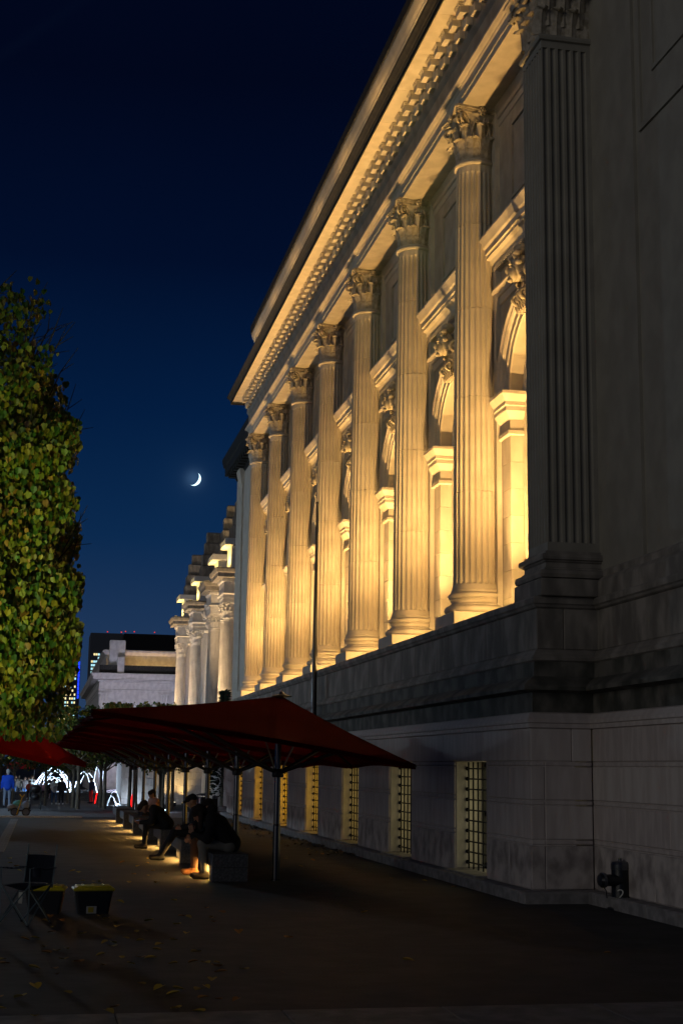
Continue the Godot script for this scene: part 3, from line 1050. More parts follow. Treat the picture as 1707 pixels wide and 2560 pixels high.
func flood_lamp(o: Node3D, e: float, angle: float, lean: float, s := 1.0, turn := 0.0) -> void:
	block("housing", Vector3(-0.1 * s, 0.0, -0.14 * s), Vector3(0.1 * s, 0.07, 0.14 * s), M.black, o)
	obj("lens_lit", stone_box(Vector3(0.14 * s, 0.008, 0.22 * s), 0.002), glow(Color(1.0, 0.8, 0.45), 2.0), o, Vector3(0, 0.076, 0))
	var l := SpotLight3D.new()
	l.name = "lamp"
	l.light_color = FLOOD
	l.light_energy = e
	l.spot_range = 60
	l.spot_attenuation = 2.0
	l.spot_angle = angle
	l.spot_angle_attenuation = 1.0
	l.light_size = 0.08
	l.shadow_enabled = true
	o.add_child(l)
	l.position = Vector3(0, 0.12, 0)
	l.basis = Basis(Vector3.BACK, lean) * Basis(Vector3.RIGHT, PI / 2 + turn)


func floodlights() -> void:
	var word := ["first", "second", "third", "fourth", "fifth", "sixth", "seventh"]
	for k in 7:
		var z := PIER_Z - BAY * (k + 0.5)
		for s in 2:
			var o := thing("floodlight", "low floodlight by the %s jamb of the %s arch from the pier" % ["far" if s == 0 else "near", word[k]], "floodlight", Vector3(7.22, 4.2, z + (0.9 if s else -0.9)), "floodlights along the podium")
			flood_lamp(o, INNER_E, 54.0, 0.0, 1.0, -0.36 if s else 0.36)
			var q := OmniLight3D.new()
			q.name = "spill"
			q.light_color = FLOOD
			q.light_energy = 1.4
			q.omni_range = 12
			q.omni_attenuation = 2.0
			q.light_size = 0.08
			q.shadow_enabled = true
			o.add_child(q)
			q.position = Vector3(0, 0.16, 0)
	# low strip lamps on top of the cornice wash the parapet
	for k in 8:
		var o := thing("cornice_lamp", "small lamp on the cornice top above the %s column from the pier" % (word + ["last"])[k], "lamp", Vector3(6.40, 15.69, -22.0 - 3.75 * k), "lamps along the cornice top")
		block("housing", Vector3(-0.05, 0.0, -0.3), Vector3(0.05, 0.05, 0.3), M.black, o)
		obj("lens_lit", stone_box(Vector3(0.06, 0.008, 0.5), 0.002), glow(FLOOD, 1.0), o, Vector3(0, 0.056, 0))
		var l := OmniLight3D.new()
		l.name = "lamp"
		l.light_color = FLOOD
		l.light_energy = 1.5
		l.omni_range = 12
		l.omni_attenuation = 2.0
		l.light_size = 0.1
		l.shadow_enabled = true
		o.add_child(l)
		l.position = Vector3(0, 0.1, 0)


var column0: Node3D
const FLOOD := Color(1.0, 0.775, 0.45)
const INNER_E := 45.0


# ------------------------------------------------------------------ ground
func ground_y(z: float) -> float:
	return 0.0 if z > -58.0 else -0.022 * (minf(-z, 100.0) - 58.0)


func ground() -> void:
	var b := MB.new()
	var zs := [60.0, -30.0, -58.0, -72.0, -86.0, -100.0, -300.0, -2500.0]
	var xs := [-1500.0, -60.0, -8.0, 8.0, 60.0, 1500.0]
	for j in zs.size() - 1:
		for i in xs.size() - 1:
			b.quad(Vector3(xs[i], ground_y(zs[j]), zs[j]), Vector3(xs[i + 1], ground_y(zs[j]), zs[j]), Vector3(xs[i + 1], ground_y(zs[j + 1]), zs[j + 1]), Vector3(xs[i], ground_y(zs[j + 1]), zs[j + 1]))
	var p := MB.new()
	var pz := [-50.36, -58.0, -72.0, -86.0, -100.0, -145.0]
	var px := [-40.0, -8.0, 0.0, 5.7]
	for j in pz.size() - 1:
		for i in px.size() - 1:
			var y0 := ground_y(pz[j]) + 0.005
			var y1 := ground_y(pz[j + 1]) + 0.005
			p.quad(Vector3(px[i], y0, pz[j]), Vector3(px[i + 1], y0, pz[j]), Vector3(px[i + 1], y1, pz[j + 1]), Vector3(px[i], y1, pz[j + 1]))
	structure(obj("plaza_paving", p, M.paving), "paler paving of the plaza around the fountain")
	structure(obj("ground", b, M.asphalt), "dark asphalt plaza in front of the museum")


# ------------------------------------------------------------------ figures: smooth unions of tapered capsules, meshed as surface nets
func field_mesh(caps: Array, cell: float, k: float) -> MB:
	var lo := Vector3.ONE * 1e9
	var hi := Vector3.ONE * -1e9
	for c in caps:
		var r: float = maxf(c[2], c[3]) + cell * 2.0
		for p in [c[0], c[1]]:
			lo = lo.min(p - Vector3.ONE * r)
			hi = hi.max(p + Vector3.ONE * r)
	var nx := int((hi.x - lo.x) / cell) + 2
	var ny := int((hi.y - lo.y) / cell) + 2
	var nz := int((hi.z - lo.z) / cell) + 2
	var f := PackedFloat32Array()
	f.resize(nx * ny * nz)
	f.fill(9.0)
	for c in caps:
		var a: Vector3 = c[0]
		var b: Vector3 = c[1]
		var ra: float = c[2]
		var rb: float = c[3]
		var m := maxf(ra, rb) + k + cell * 2.0
		var l0 := ((a.min(b) - Vector3.ONE * m - lo) / cell).floor()
		var l1 := ((a.max(b) + Vector3.ONE * m - lo) / cell).ceil()
		var ab := b - a
		var inv := 1.0 / maxf(ab.length_squared(), 1e-9)
		for z in range(maxi(0, int(l0.z)), mini(nz, int(l1.z) + 1)):
			for y in range(maxi(0, int(l0.y)), mini(ny, int(l1.y) + 1)):
				var at := (z * ny + y) * nx
				for x in range(maxi(0, int(l0.x)), mini(nx, int(l1.x) + 1)):
					var p := lo + Vector3(x, y, z) * cell - a
					var t := clampf(p.dot(ab) * inv, 0.0, 1.0)
					var d := (p - ab * t).length() - lerpf(ra, rb, t)
					var o := f[at + x]
					var h := k - absf(o - d)
					f[at + x] = minf(o, d) - (h * h * 0.25 / k if h > 0.0 else 0.0)
	var step := [1, nx, nx * ny]
	var corner := [0, 1, nx, nx + 1, nx * ny, nx * ny + 1, nx * ny + nx, nx * ny + nx + 1]
	var edges := []
	for i in 8:
		for ax in 3:
			if not i & (1 << ax):
				edges.append([i, i | (1 << ax)])
	var off := []
	for i in 8:
		off.append(Vector3(i & 1, (i >> 1) & 1, (i >> 2) & 1))
	var which := {}
	var verts := PackedVector3Array()
	var far := cell * 1.8
	for z in nz - 1:
		for y in ny - 1:
			for x in nx - 1:
				var at := (z * ny + y) * nx + x
				if absf(f[at]) > far:
					continue
				var mask := 0
				for i in 8:
					if f[at + corner[i]] < 0.0:
						mask |= 1 << i
				if mask == 0 or mask == 255:
					continue
				var sum := Vector3.ZERO
				var n := 0
				for e in edges:
					if ((mask >> e[0]) & 1) != ((mask >> e[1]) & 1):
						var fa := f[at + corner[e[0]]]
						var fb := f[at + corner[e[1]]]
						sum += off[e[0]].lerp(off[e[1]], fa / (fa - fb))
						n += 1
				which[at] = verts.size()
				verts.append(lo + (Vector3(x, y, z) + sum / n) * cell)
	var faces := PackedInt32Array()
	for at in which:
		for ax in 3:
			var s: int = step[ax]
			var inside: bool = f[at] < 0.0
			if (f[at + s] < 0.0) == inside:
				continue
			var u: int = step[(ax + 1) % 3]
			var w: int = step[(ax + 2) % 3]
			if not (which.has(at - u) and which.has(at - w) and which.has(at - u - w)):
				continue
			var q := [which[at], which[at - u], which[at - u - w], which[at - w]]
			if not inside:
				q.reverse()
			faces.append_array(PackedInt32Array([q[0], q[1], q[2], q[0], q[2], q[3]]))
	var nrm := PackedVector3Array()
	nrm.resize(verts.size())
	for i in range(0, faces.size(), 3):
		var g := (verts[faces[i + 1]] - verts[faces[i]]).cross(verts[faces[i + 2]] - verts[faces[i]])
		for j in 3:
			nrm[faces[i + j]] += g
	var b2 := MB.new()
	for i in range(0, faces.size(), 3):
		b2.trin(verts[faces[i]], verts[faces[i + 1]], verts[faces[i + 2]], nrm[faces[i]].normalized(), nrm[faces[i + 1]].normalized(), nrm[faces[i + 2]].normalized())
	return b2


func head_caps(h: Vector3, face: Vector3, s: float) -> Array:       # h: middle of the head, face: the way it looks
	var up := (Vector3.UP - face * face.dot(Vector3.UP)).normalized()
	var side := face.cross(up)
	var c := []
	c.append([h + up * 0.035 * s - face * 0.02 * s, h + up * 0.03 * s + face * 0.015 * s, 0.092 * s, 0.086 * s])
	c.append([h - up * 0.02 * s + face * 0.03 * s, h - up * 0.085 * s + face * 0.048 * s, 0.068 * s, 0.040 * s])
	c.append([h + up * 0.012 * s + face * 0.098 * s, h - up * 0.030 * s + face * 0.120 * s, 0.010 * s, 0.014 * s])
	c.append([h - up * 0.066 * s + face * 0.088 * s + side * 0.014 * s, h - up * 0.066 * s + face * 0.088 * s - side * 0.014 * s, 0.010 * s, 0.010 * s])
	for k in [-1.0, 1.0]:
		c.append([h + side * k * 0.084 * s + up * 0.012 * s, h + side * k * 0.086 * s - up * 0.03 * s, 0.018 * s, 0.013 * s])
		c.append([h + side * k * 0.034 * s + up * 0.022 * s + face * 0.088 * s, h + side * k * 0.02 * s + up * 0.02 * s + face * 0.092 * s, 0.010 * s, 0.009 * s])
	return c


func hand_caps(wrist: Vector3, dir: Vector3, palm: Vector3, s: float) -> Array:   # dir: along the hand, palm: the way the palm faces
	var side := dir.cross(palm).normalized()
	var c := [[wrist, wrist + dir * 0.045 * s, 0.024 * s, 0.028 * s], [wrist + dir * 0.045 * s + side * 0.02 * s, wrist + dir * 0.085 * s + side * 0.028 * s, 0.022 * s, 0.015 * s], [wrist + dir * 0.045 * s - side * 0.015 * s, wrist + dir * 0.08 * s - side * 0.025 * s, 0.022 * s, 0.015 * s]]
	var lens := [0.072, 0.082, 0.078, 0.06]
	for i in 4:
		var root: Vector3 = wrist + dir * 0.085 * s + side * (i - 1.5) * 0.019 * s
		var mid: Vector3 = root + (dir * 0.85 + palm * 0.45).normalized() * lens[i] * 0.55 * s
		var tip: Vector3 = mid + (dir * 0.4 + palm * 0.9).normalized() * lens[i] * 0.45 * s
		c.append([root, mid, 0.0105 * s, 0.0095 * s])
		c.append([mid, tip, 0.0095 * s, 0.008 * s])
	var tr: Vector3 = wrist + dir * 0.03 * s + side * 0.03 * s
	var tm: Vector3 = tr + (dir * 0.6 + side * 0.8 + palm * 0.3).normalized() * 0.035 * s
	c.append([tr, tm, 0.014 * s, 0.012 * s])
	c.append([tm, tm + (dir * 0.9 + palm * 0.5).normalized() * 0.03 * s, 0.012 * s, 0.009 * s])
	return c


# J: pelvis, chest, neck, head, face, and per side [left, right]: shoulder, elbow, wrist, hand (direction), hip, knee, ankle, toe
func figure(parent: Node3D, J: Dictionary, C: Dictionary, s: float, cell: float, look := {}) -> void:
	var fine: float = minf(cell, 0.012) if cell < 0.03 else cell * 0.6
	var skin := head_caps(J.head, J.face, s)
	skin.append([J.head - Vector3.UP * 0.03 * s - J.face * 0.02, J.neck, 0.05 * s, 0.055 * s])
	skin.append([J.neck, J.chest, 0.07 * s, 0.09 * s])
	skin.append([J.chest, J.pelvis, 0.09 * s, 0.09 * s])
	var jacket := []
	var trousers := []
	var shoes := []
	var hands := []
	var puff: float = look.get("puff", 1.0)
	jacket.append([J.chest, J.pelvis, 0.150 * s * puff, 0.150 * s * puff])
	jacket.append([J.neck.lerp(J.chest, 0.25), J.chest, 0.095 * s * puff, 0.150 * s * puff])
	trousers.append([J.hip[0], J.hip[1], 0.115 * s, 0.115 * s])
	for i in 2:
		jacket.append([J.neck.lerp(J.chest, 0.3), J.shoulder[i], 0.08 * s * puff, 0.082 * s * puff])
		jacket.append([J.chest.lerp(J.shoulder[i], 0.55), J.pelvis.lerp(J.hip[i], 0.6), 0.125 * s * puff, 0.125 * s * puff])
		jacket.append([J.shoulder[i], J.elbow[i], 0.072 * s * puff, 0.058 * s * puff])
		jacket.append([J.elbow[i], J.wrist[i], 0.056 * s * puff, 0.043 * s * puff])
		skin.append([J.chest, J.shoulder[i], 0.05 * s, 0.045 * s])
		skin.append([J.shoulder[i], J.elbow[i], 0.045 * s, 0.036 * s])
		skin.append([J.elbow[i], J.wrist[i], 0.036 * s, 0.026 * s])
		skin.append([J.hip[i], J.knee[i], 0.06 * s, 0.045 * s])
		skin.append([J.knee[i], J.ankle[i], 0.045 * s, 0.03 * s])
		skin.append([J.pelvis, J.hip[i], 0.08 * s, 0.06 * s])
		trousers.append([J.hip[i], J.knee[i], 0.092 * s, 0.064 * s])
		trousers.append([J.knee[i], J.ankle[i] + (J.knee[i] - J.ankle[i]) * 0.06, 0.066 * s, 0.052 * s])
		var toe: Vector3 = J.toe[i]
		var heel: Vector3 = J.ankle[i] + (J.ankle[i] - toe).normalized() * 0.035 * s
		heel.y = toe.y
		shoes.append([heel, toe, 0.045 * s, 0.042 * s])
		shoes.append([J.ankle[i], heel.lerp(toe, 0.35), 0.05 * s, 0.05 * s])
		if cell < 0.03:
			hands.append_array(hand_caps(J.wrist[i], J.hand[i], J.palm[i], s))
		else:
			skin.append([J.wrist[i], J.wrist[i] + J.hand[i] * 0.12 * s, 0.04 * s, 0.03 * s])
	var body := field_mesh(skin, cell, 0.03 * s) if cell >= 0.03 else field_mesh(skin, 0.016, 0.02 * s)
	if hands.size():
		for i in 2:
			body.add(field_mesh(hands.slice(i * hands.size() / 2, (i + 1) * hands.size() / 2), 0.0055, 0.006), Transform3D.IDENTITY)
	obj("body", body, C.skin, parent)
	obj("jacket", field_mesh(jacket, cell, 0.05 * s), C.jacket, parent)
	obj("trousers", field_mesh(trousers, cell, 0.035 * s), C.trousers, parent)
	obj("shoes" if cell >= 0.03 else "shoe_pair", field_mesh(shoes, fine if cell < 0.03 else cell, 0.02 * s), C.shoes, parent)
	var up: Vector3 = (Vector3.UP - J.face * J.face.dot(Vector3.UP)).normalized()
	var side: Vector3 = J.face.cross(up)
	var top := []
	if look.get("cap", "") != "":
		top.append([J.head + up * 0.065 * s - J.face * 0.025 * s, J.head + up * 0.06 * s + J.face * 0.03 * s, 0.098 * s, 0.088 * s])
		if look.cap == "brim":
			top.append([J.head + up * 0.05 * s + J.face * 0.10 * s + side * 0.03 * s, J.head + up * 0.035 * s + J.face * 0.165 * s, 0.028 * s, 0.02 * s])
			top.append([J.head + up * 0.05 * s + J.face * 0.10 * s - side * 0.03 * s, J.head + up * 0.035 * s + J.face * 0.165 * s, 0.028 * s, 0.02 * s])
		elif look.cap == "flat":
			top.append([J.head + up * 0.085 * s - J.face * 0.05 * s, J.head + up * 0.06 * s + J.face * 0.12 * s, 0.085 * s, 0.05 * s])
		obj("cap", field_mesh(top, fine, 0.02 * s), C.cap, parent)
		top = []
	if look.get("hair", "") != "":
		top.append([J.head + up * 0.055 * s - J.face * 0.045 * s, J.head + up * 0.05 * s + J.face * 0.02 * s, 0.100 * s, 0.090 * s])
		top.append([J.head - J.face * 0.055 * s, J.head - J.face * 0.05 * s - up * 0.07 * s, 0.082 * s, 0.055 * s])
		if look.hair == "long":
			for k in [-1.0, 1.0]:
				top.append([J.head - J.face * 0.03 * s + side * k * 0.07 * s, J.head - J.face * 0.02 * s + side * k * 0.09 * s - Vector3.UP * 0.22 * s, 0.05 * s, 0.035 * s])
			top.append([J.head - J.face * 0.07 * s, J.neck - J.face * 0.09 * s - Vector3.UP * 0.08 * s, 0.08 * s, 0.06 * s])
		obj("hair", field_mesh(top, fine, 0.02 * s), C.hair, parent)
	if look.get("hood", false):
		obj("hood", field_mesh([[J.neck - J.face * 0.05 * s, J.neck - J.face * 0.09 * s + Vector3.UP * 0.04 * s, 0.09 * s, 0.085 * s]], fine, 0.02 * s), C.jacket, parent)


func cloth_mat(r: float, g: float, b: float) -> StandardMaterial3D:
	var key := "cloth %.3f %.3f %.3f" % [r, g, b]
	if not M.has(key):
		M[key] = mat(lin(r, g, b), 0.9)
	return M[key]


func pair(v: Vector3, spread: float) -> Array:
	return [v + Vector3(-spread, 0, 0), v + Vector3(spread, 0, 0)]


func dirs(v: Vector3) -> Array:
	return [v.normalized(), v.normalized()]


func seated_people() -> void:
	# each sits on a granite bench and faces the trees (-x); local forward is -z
	var skin := cloth_mat(0.36, 0.20, 0.13)
	var dark := cloth_mat(0.010, 0.010, 0.012)
	var black := cloth_mat(0.006, 0.006, 0.008)
	var p := thing("person", "person in black jacket and pale trousers hunched forward on the nearest granite bench", "person", Vector3(3.04, 0, -23.25), "people seated on the benches")
	p.rotation.y = PI / 2
	figure(p, {
		"pelvis": Vector3(0, 0.56, -0.02), "chest": Vector3(0, 0.83, -0.24), "neck": Vector3(0, 0.985, -0.40), "head": Vector3(0.0, 1.0, -0.53), "face": Vector3(0, -0.62, -0.78).normalized(),
		"shoulder": [Vector3(-0.18, 0.93, -0.34), Vector3(0.18, 0.93, -0.34)], "elbow": [Vector3(-0.22, 0.62, -0.42), Vector3(0.2, 0.62, -0.42)],
		"wrist": [Vector3(-0.06, 0.70, -0.62), Vector3(0.07, 0.72, -0.62)], "hand": dirs(Vector3(0, 0.8, -0.4)), "palm": [Vector3(0.8, 0, 0.3).normalized(), Vector3(-0.8, 0, 0.3).normalized()],
		"hip": pair(Vector3(0, 0.52, -0.05), 0.1), "knee": pair(Vector3(0, 0.54, -0.47), 0.12), "ankle": pair(Vector3(0, 0.10, -0.42), 0.13), "toe": pair(Vector3(0, 0.045, -0.60), 0.15)},
		{"skin": skin, "jacket": black, "trousers": cloth_mat(0.16, 0.16, 0.145), "shoes": cloth_mat(0.02, 0.016, 0.013), "hair": cloth_mat(0.02, 0.012, 0.008)}, 1.0, 0.022, {"hair": "long", "hood": true, "puff": 1.12})
	var q := thing("person", "person in brown trousers and boots leaning forward behind the hunched figure with pale trousers", "person", Vector3(3.0, 0, -24.15), "people seated on the benches")
	q.rotation.y = PI / 2
	figure(q, {
		"pelvis": Vector3(0, 0.55, 0.0), "chest": Vector3(0, 0.82, -0.13), "neck": Vector3(0, 0.99, -0.2), "head": Vector3(0.0, 1.08, -0.27), "face": Vector3(0, -0.35, -0.9).normalized(),
		"shoulder": [Vector3(-0.17, 0.93, -0.17), Vector3(0.17, 0.93, -0.17)], "elbow": [Vector3(-0.2, 0.66, -0.3), Vector3(0.2, 0.66, -0.3)],
		"wrist": [Vector3(-0.05, 0.58, -0.5), Vector3(0.06, 0.60, -0.5)], "hand": dirs(Vector3(0, -0.3, -0.9)), "palm": [Vector3(0.9, 0, 0).normalized(), Vector3(-0.9, 0, 0).normalized()],
		"hip": pair(Vector3(0, 0.52, -0.03), 0.1), "knee": pair(Vector3(0, 0.53, -0.46), 0.12), "ankle": pair(Vector3(0, 0.10, -0.46), 0.12), "toe": pair(Vector3(0, 0.045, -0.63), 0.13)},
		{"skin": skin, "jacket": dark, "trousers": cloth_mat(0.10, 0.045, 0.02), "shoes": cloth_mat(0.24, 0.10, 0.035), "hair": cloth_mat(0.015, 0.01, 0.008)}, 0.96, 0.022, {"hair": "short"})
	var r := thing("person", "person in a black peaked cap sitting upright with legs stretched out in black trousers", "person", Vector3(3.0, 0, -27.7), "people seated on the benches")
	r.rotation.y = PI / 2
	figure(r, {
		"pelvis": Vector3(0, 0.53, -0.02), "chest": Vector3(0, 0.80, -0.06), "neck": Vector3(0, 0.98, -0.09), "head": Vector3(0.0, 1.09, -0.16), "face": Vector3(0, -0.25, -0.95).normalized(),
		"shoulder": [Vector3(-0.17, 0.92, -0.08), Vector3(0.17, 0.92, -0.08)], "elbow": [Vector3(-0.21, 0.66, -0.12), Vector3(0.21, 0.66, -0.12)],
		"wrist": [Vector3(-0.08, 0.60, -0.33), Vector3(0.08, 0.61, -0.33)], "hand": dirs(Vector3(0, -0.2, -0.9)), "palm": [Vector3(0.9, 0, 0).normalized(), Vector3(-0.9, 0, 0).normalized()],
		"hip": pair(Vector3(0, 0.50, -0.04), 0.1), "knee": pair(Vector3(0, 0.51, -0.48), 0.11), "ankle": pair(Vector3(0, 0.11, -0.72), 0.12), "toe": pair(Vector3(0, 0.055, -0.90), 0.14)},
		{"skin": skin, "jacket": black, "trousers": black, "shoes": cloth_mat(0.012, 0.012, 0.012), "cap": black, "hair": black}, 0.94, 0.022, {"cap": "brim", "puff": 1.05})
	var t := thing("person", "person in a dark flat cap bent low over a phone on the third bench", "person", Vector3(2.74, 0, -31.6), "people seated on the benches")
	t.rotation.y = PI / 2
	figure(t, {
		"pelvis": Vector3(0, 0.53, -0.02), "chest": Vector3(0, 0.74, -0.22), "neck": Vector3(0, 0.87, -0.38), "head": Vector3(0.0, 0.87, -0.52), "face": Vector3(0, -0.62, -0.78).normalized(),
		"shoulder": [Vector3(-0.16, 0.83, -0.32), Vector3(0.16, 0.83, -0.32)], "elbow": [Vector3(-0.19, 0.56, -0.36), Vector3(0.19, 0.56, -0.36)],
		"wrist": [Vector3(-0.06, 0.55, -0.60), Vector3(0.06, 0.55, -0.60)], "hand": dirs(Vector3(0, 0.1, -0.9)), "palm": [Vector3(0.3, 0.9, 0).normalized(), Vector3(-0.3, 0.9, 0).normalized()],
		"hip": pair(Vector3(0, 0.50, -0.04), 0.1), "knee": pair(Vector3(0, 0.49, -0.47), 0.11), "ankle": pair(Vector3(0, 0.10, -0.50), 0.12), "toe": pair(Vector3(0, 0.045, -0.67), 0.13)},
		{"skin": skin, "jacket": dark, "trousers": black, "shoes": cloth_mat(0.05, 0.04, 0.03), "cap": cloth_mat(0.035, 0.02, 0.014), "hair": black}, 0.92, 0.022, {"cap": "flat", "puff": 1.05})
	var ph := thing("phone", "small dark phone held in the hands of the flat capped person", "phone", Vector3(2.07, 0.585, -31.6))
	block("case", Vector3(-0.045, -0.004, -0.035), Vector3(0.045, 0.006, 0.035), M.black, ph, 0.003)
	obj("screen_lit", stone_box(Vector3(0.08, 0.002, 0.06), 0.0005), glow(Color(0.8, 0.85, 1.0), 0.3), ph, Vector3(0, 0.0085, 0))
	var u := thing("person", "dark haired person in a dusty pink jacket sitting beyond the flat capped person", "person", Vector3(3.12, 0, -40.2), "people seated on the benches")
	u.rotation.y = PI * 0.62
	figure(u, {
		"pelvis": Vector3(0, 0.50, 0), "chest": Vector3(0, 0.72, -0.05), "neck": Vector3(0, 0.87, -0.08), "head": Vector3(0.0, 0.98, -0.12), "face": Vector3(0, -0.3, -0.95).normalized(),
		"shoulder": [Vector3(-0.17, 0.81, -0.06), Vector3(0.17, 0.81, -0.06)], "elbow": [Vector3(-0.2, 0.58, -0.12), Vector3(0.2, 0.58, -0.12)],
		"wrist": [Vector3(-0.07, 0.54, -0.32), Vector3(0.07, 0.54, -0.32)], "hand": dirs(Vector3(0, 0, -1)), "palm": dirs(Vector3(0, -1, 0)),
		"hip": pair(Vector3(0, 0.48, -0.02), 0.1), "knee": pair(Vector3(0, 0.47, -0.42), 0.1), "ankle": pair(Vector3(0, 0.10, -0.44), 0.1), "toe": pair(Vector3(0, 0.045, -0.60), 0.11)},
		{"skin": skin, "jacket": cloth_mat(0.36, 0.20, 0.16), "trousers": cloth_mat(0.03, 0.03, 0.04), "shoes": dark, "hair": cloth_mat(0.012, 0.01, 0.009)}, 0.9, 0.03, {"hair": "short"})


# ------------------------------------------------------------------ benches with a light strip along the foot
func benches() -> void:
	var word := ["nearest", "second", "third", "fourth", "fifth", "sixth", "farthest"]
	var zs := [-22.6, -26.85, -31.0, -35.2, -39.0, -42.6, -46.1]
	var xs := [2.66, 2.58, 2.54, 2.48, 2.46, 2.40, 2.36]
	for k in 7:
		var o := thing("granite_bench", "%s granite block bench of the row, with a warm light strip along its foot" % word[k], "bench", Vector3(xs[k], 0, zs[k]), "granite block benches under the parasols")
		block("seat_slab", Vector3(0.0, 0.21, -2.0), Vector3(0.56, 0.42, 0.0), M.granite, o, 0.008)
		block("end_block", Vector3(0.0, 0.0, -0.30), Vector3(0.56, 0.209, 0.0), M.granite, o, 0.006)
		block("foot_block", Vector3(0.10, 0.0, -2.0), Vector3(0.56, 0.209, -0.302), M.granite_light, o, 0.006)
		obj("light_strip", stone_box(Vector3(0.03, 0.014, 1.66), 0.002), glow(Color(1.0, 0.80, 0.46), 1.6), o, Vector3(0.05, 0.2, -1.15))
		var l := AreaLight3D.new()
		l.name = "strip_lamp"
		l.area_size = Vector2(1.6, 0.03)
		l.light_color = Color(1.0, 0.76, 0.40)
		l.light_energy = 3.6
		l.area_range = 12.0
		l.shadow_enabled = true
		o.add_child(l)
		l.position = Vector3(0.045, 0.187, -1.15)
		l.basis = Basis(Vector3.BACK, deg_to_rad(-52)) * Basis(Vector3.RIGHT, -PI / 2) * Basis(Vector3.BACK, PI / 2)


# ------------------------------------------------------------------ parasols
func canopy_panels(corners: Array, apex: Vector3, sag: float) -> Array:
	var out := []
	for i in 4:
		var b := MB.new()
		var p: Vector3 = corners[i]
		var q: Vector3 = corners[(i + 1) % 4]
		var nu := 12
		var nv := 8
		var g := []
		for v in nv + 1:
			var row := []
			for u in nu + 1:
				var a := float(u) / nu
				var t := float(v) / nv
				var e := p.lerp(q, a)
				var mid := apex.lerp(e, t)
				mid.y -= sag * sin(PI * t) * (0.6 + 0.4 * sin(PI * a))
				var rim := sin(PI * a) * 0.10 * t * t
				mid += (apex - e).normalized() * rim
				row.append(mid)
			g.append(row)
		for v in nv:
			for u in nu:
				b.quad(g[v][u], g[v + 1][u], g[v + 1][u + 1], g[v][u + 1])
		# narrow hem that hangs from the rim
		for u in nu:
			var d := Vector3(0, -0.07, 0)
			b.both(g[nv][u], g[nv][u] + d, g[nv][u + 1] + d, g[nv][u + 1])
		out.append(b)
	return out


func row_parasols() -> void:
	var word := ["nearest", "second", "third", "fourth", "fifth", "sixth", "seventh", "farthest"]
	var first: Node3D
	for k in 8:
		var label := "%s square red parasol of the row beside the facade" % word[k]
		var z := -22.8 - 4.68 * k
		if first:
			copy(first, "row_parasol", label, Vector3(3.69 - 0.03 * k, 0, z))
			continue
		var o := thing("row_parasol", label, "parasol", Vector3(3.69, 0, z), "red parasols in a row beside the facade")
		first = o
		var corners := [Vector3(-3.05, 2.53, 2.25), Vector3(1.68, 1.82, 2.25), Vector3(1.68, 1.82, -2.25), Vector3(-3.05, 2.53, -2.25)]
		var apex := Vector3(0.02, 2.88, 0.1)
		for b in canopy_panels(corners, apex, 0.05):
			obj("canopy_panel", b, M.red_cloth, o)
		var pole := MB.new()
		pole.lathe([Vector2(0.0, 0.0), Vector2(0.075, 0.0), Vector2(0.075, 0.02), Vector2(0.058, 0.03), Vector2(0.058, 0.85), Vector2(0.05, 0.87), Vector2(0.05, 2.8), Vector2(0, 2.8)], 16)
		obj("pole", pole, M.steel_dark, o)
		var col := MB.new()
		col.lathe([Vector2(0, 1.60), Vector2(0.085, 1.60), Vector2(0.095, 1.63), Vector2(0.095, 1.70), Vector2(0.07, 1.73), Vector2(0, 1.73)], 16)
		obj("collar", col, M.black, o)
		for c in corners:
			var tip: Vector3 = apex.lerp(c, 0.62) + Vector3(0, -0.09, 0)
			var s := MB.new()
			s.tube([Vector3(0, 1.66, 0), tip], [0.028], 6)
			obj("strut", s, M.black, o)
			var rib := MB.new()
			rib.tube([apex + Vector3(0, -0.10, 0), c + Vector3(0, -0.03, 0)], [0.02], 6)
			obj("rib", rib, M.black, o)
		for sgn in [-1.0, 1.0]:
			var v := MB.new()
			v.tube([Vector3(sgn * 0.06, 1.72, 0.03), Vector3(sgn * 0.24, 2.16, 0.2)], [0.014], 6)
			obj("brace", v, M.steel, o)
		var f := MB.new()
		f.lathe([Vector2(0, 2.86), Vector2(0.16, 2.865), Vector2(0.17, 2.885), Vector2(0.05, 2.91), Vector2(0.03, 2.95), Vector2(0.0, 2.96)], 16)
		obj("finial", f, M.steel, o, Vector3(0.02, 0, 0.1))


func tilted_parasol() -> void:
	var o := thing("tilted_parasol", "single red market parasol on a leaning pole below the big tree at the left", "parasol", Vector3(-1.45, 0, -20.4))
	var base := Vector3(-1.45, 0, -20.4)
	var apex := Vector3(-0.66, 2.56, -20.2)
	var corners := [Vector3(-1.75, 2.12, -18.75), Vector3(0.20, 1.80, -18.9), Vector3(0.62, 1.79, -21.0), Vector3(-1.5, 2.1, -21.6)]
	var c2 := []
	for c in corners:
		c2.append(c - base)
	for b in canopy_panels(c2, apex - base, 0.03):
		obj("canopy_panel", b, M.red_cloth_bright, o)
	var pole := MB.new()
	pole.tube([Vector3(0, 0.05, 0), apex - base + Vector3(0.02, 0.05, 0)], [0.026], 10)
	obj("pole", pole, M.black, o)
	for c in c2:
		var rib := MB.new()
		rib.tube([apex - base + Vector3(0, -0.05, 0), c + Vector3(0, -0.02, 0)], [0.011], 5)
		obj("rib", rib, M.black, o)
		var s := MB.new()
		s.tube([(apex - base).lerp(Vector3.ZERO, 0.28), (apex - base).lerp(c, 0.5) + Vector3(0, -0.04, 0)], [0.009], 5)
		obj("strut", s, M.black, o)
	var ft := MB.new()
	ft.lathe([Vector2(0, 0), Vector2(0.3, 0), Vector2(0.3, 0.05), Vector2(0.06, 0.09), Vector2(0.045, 0.3), Vector2(0, 0.3)], 16)
	obj("base", ft, M.black, o)


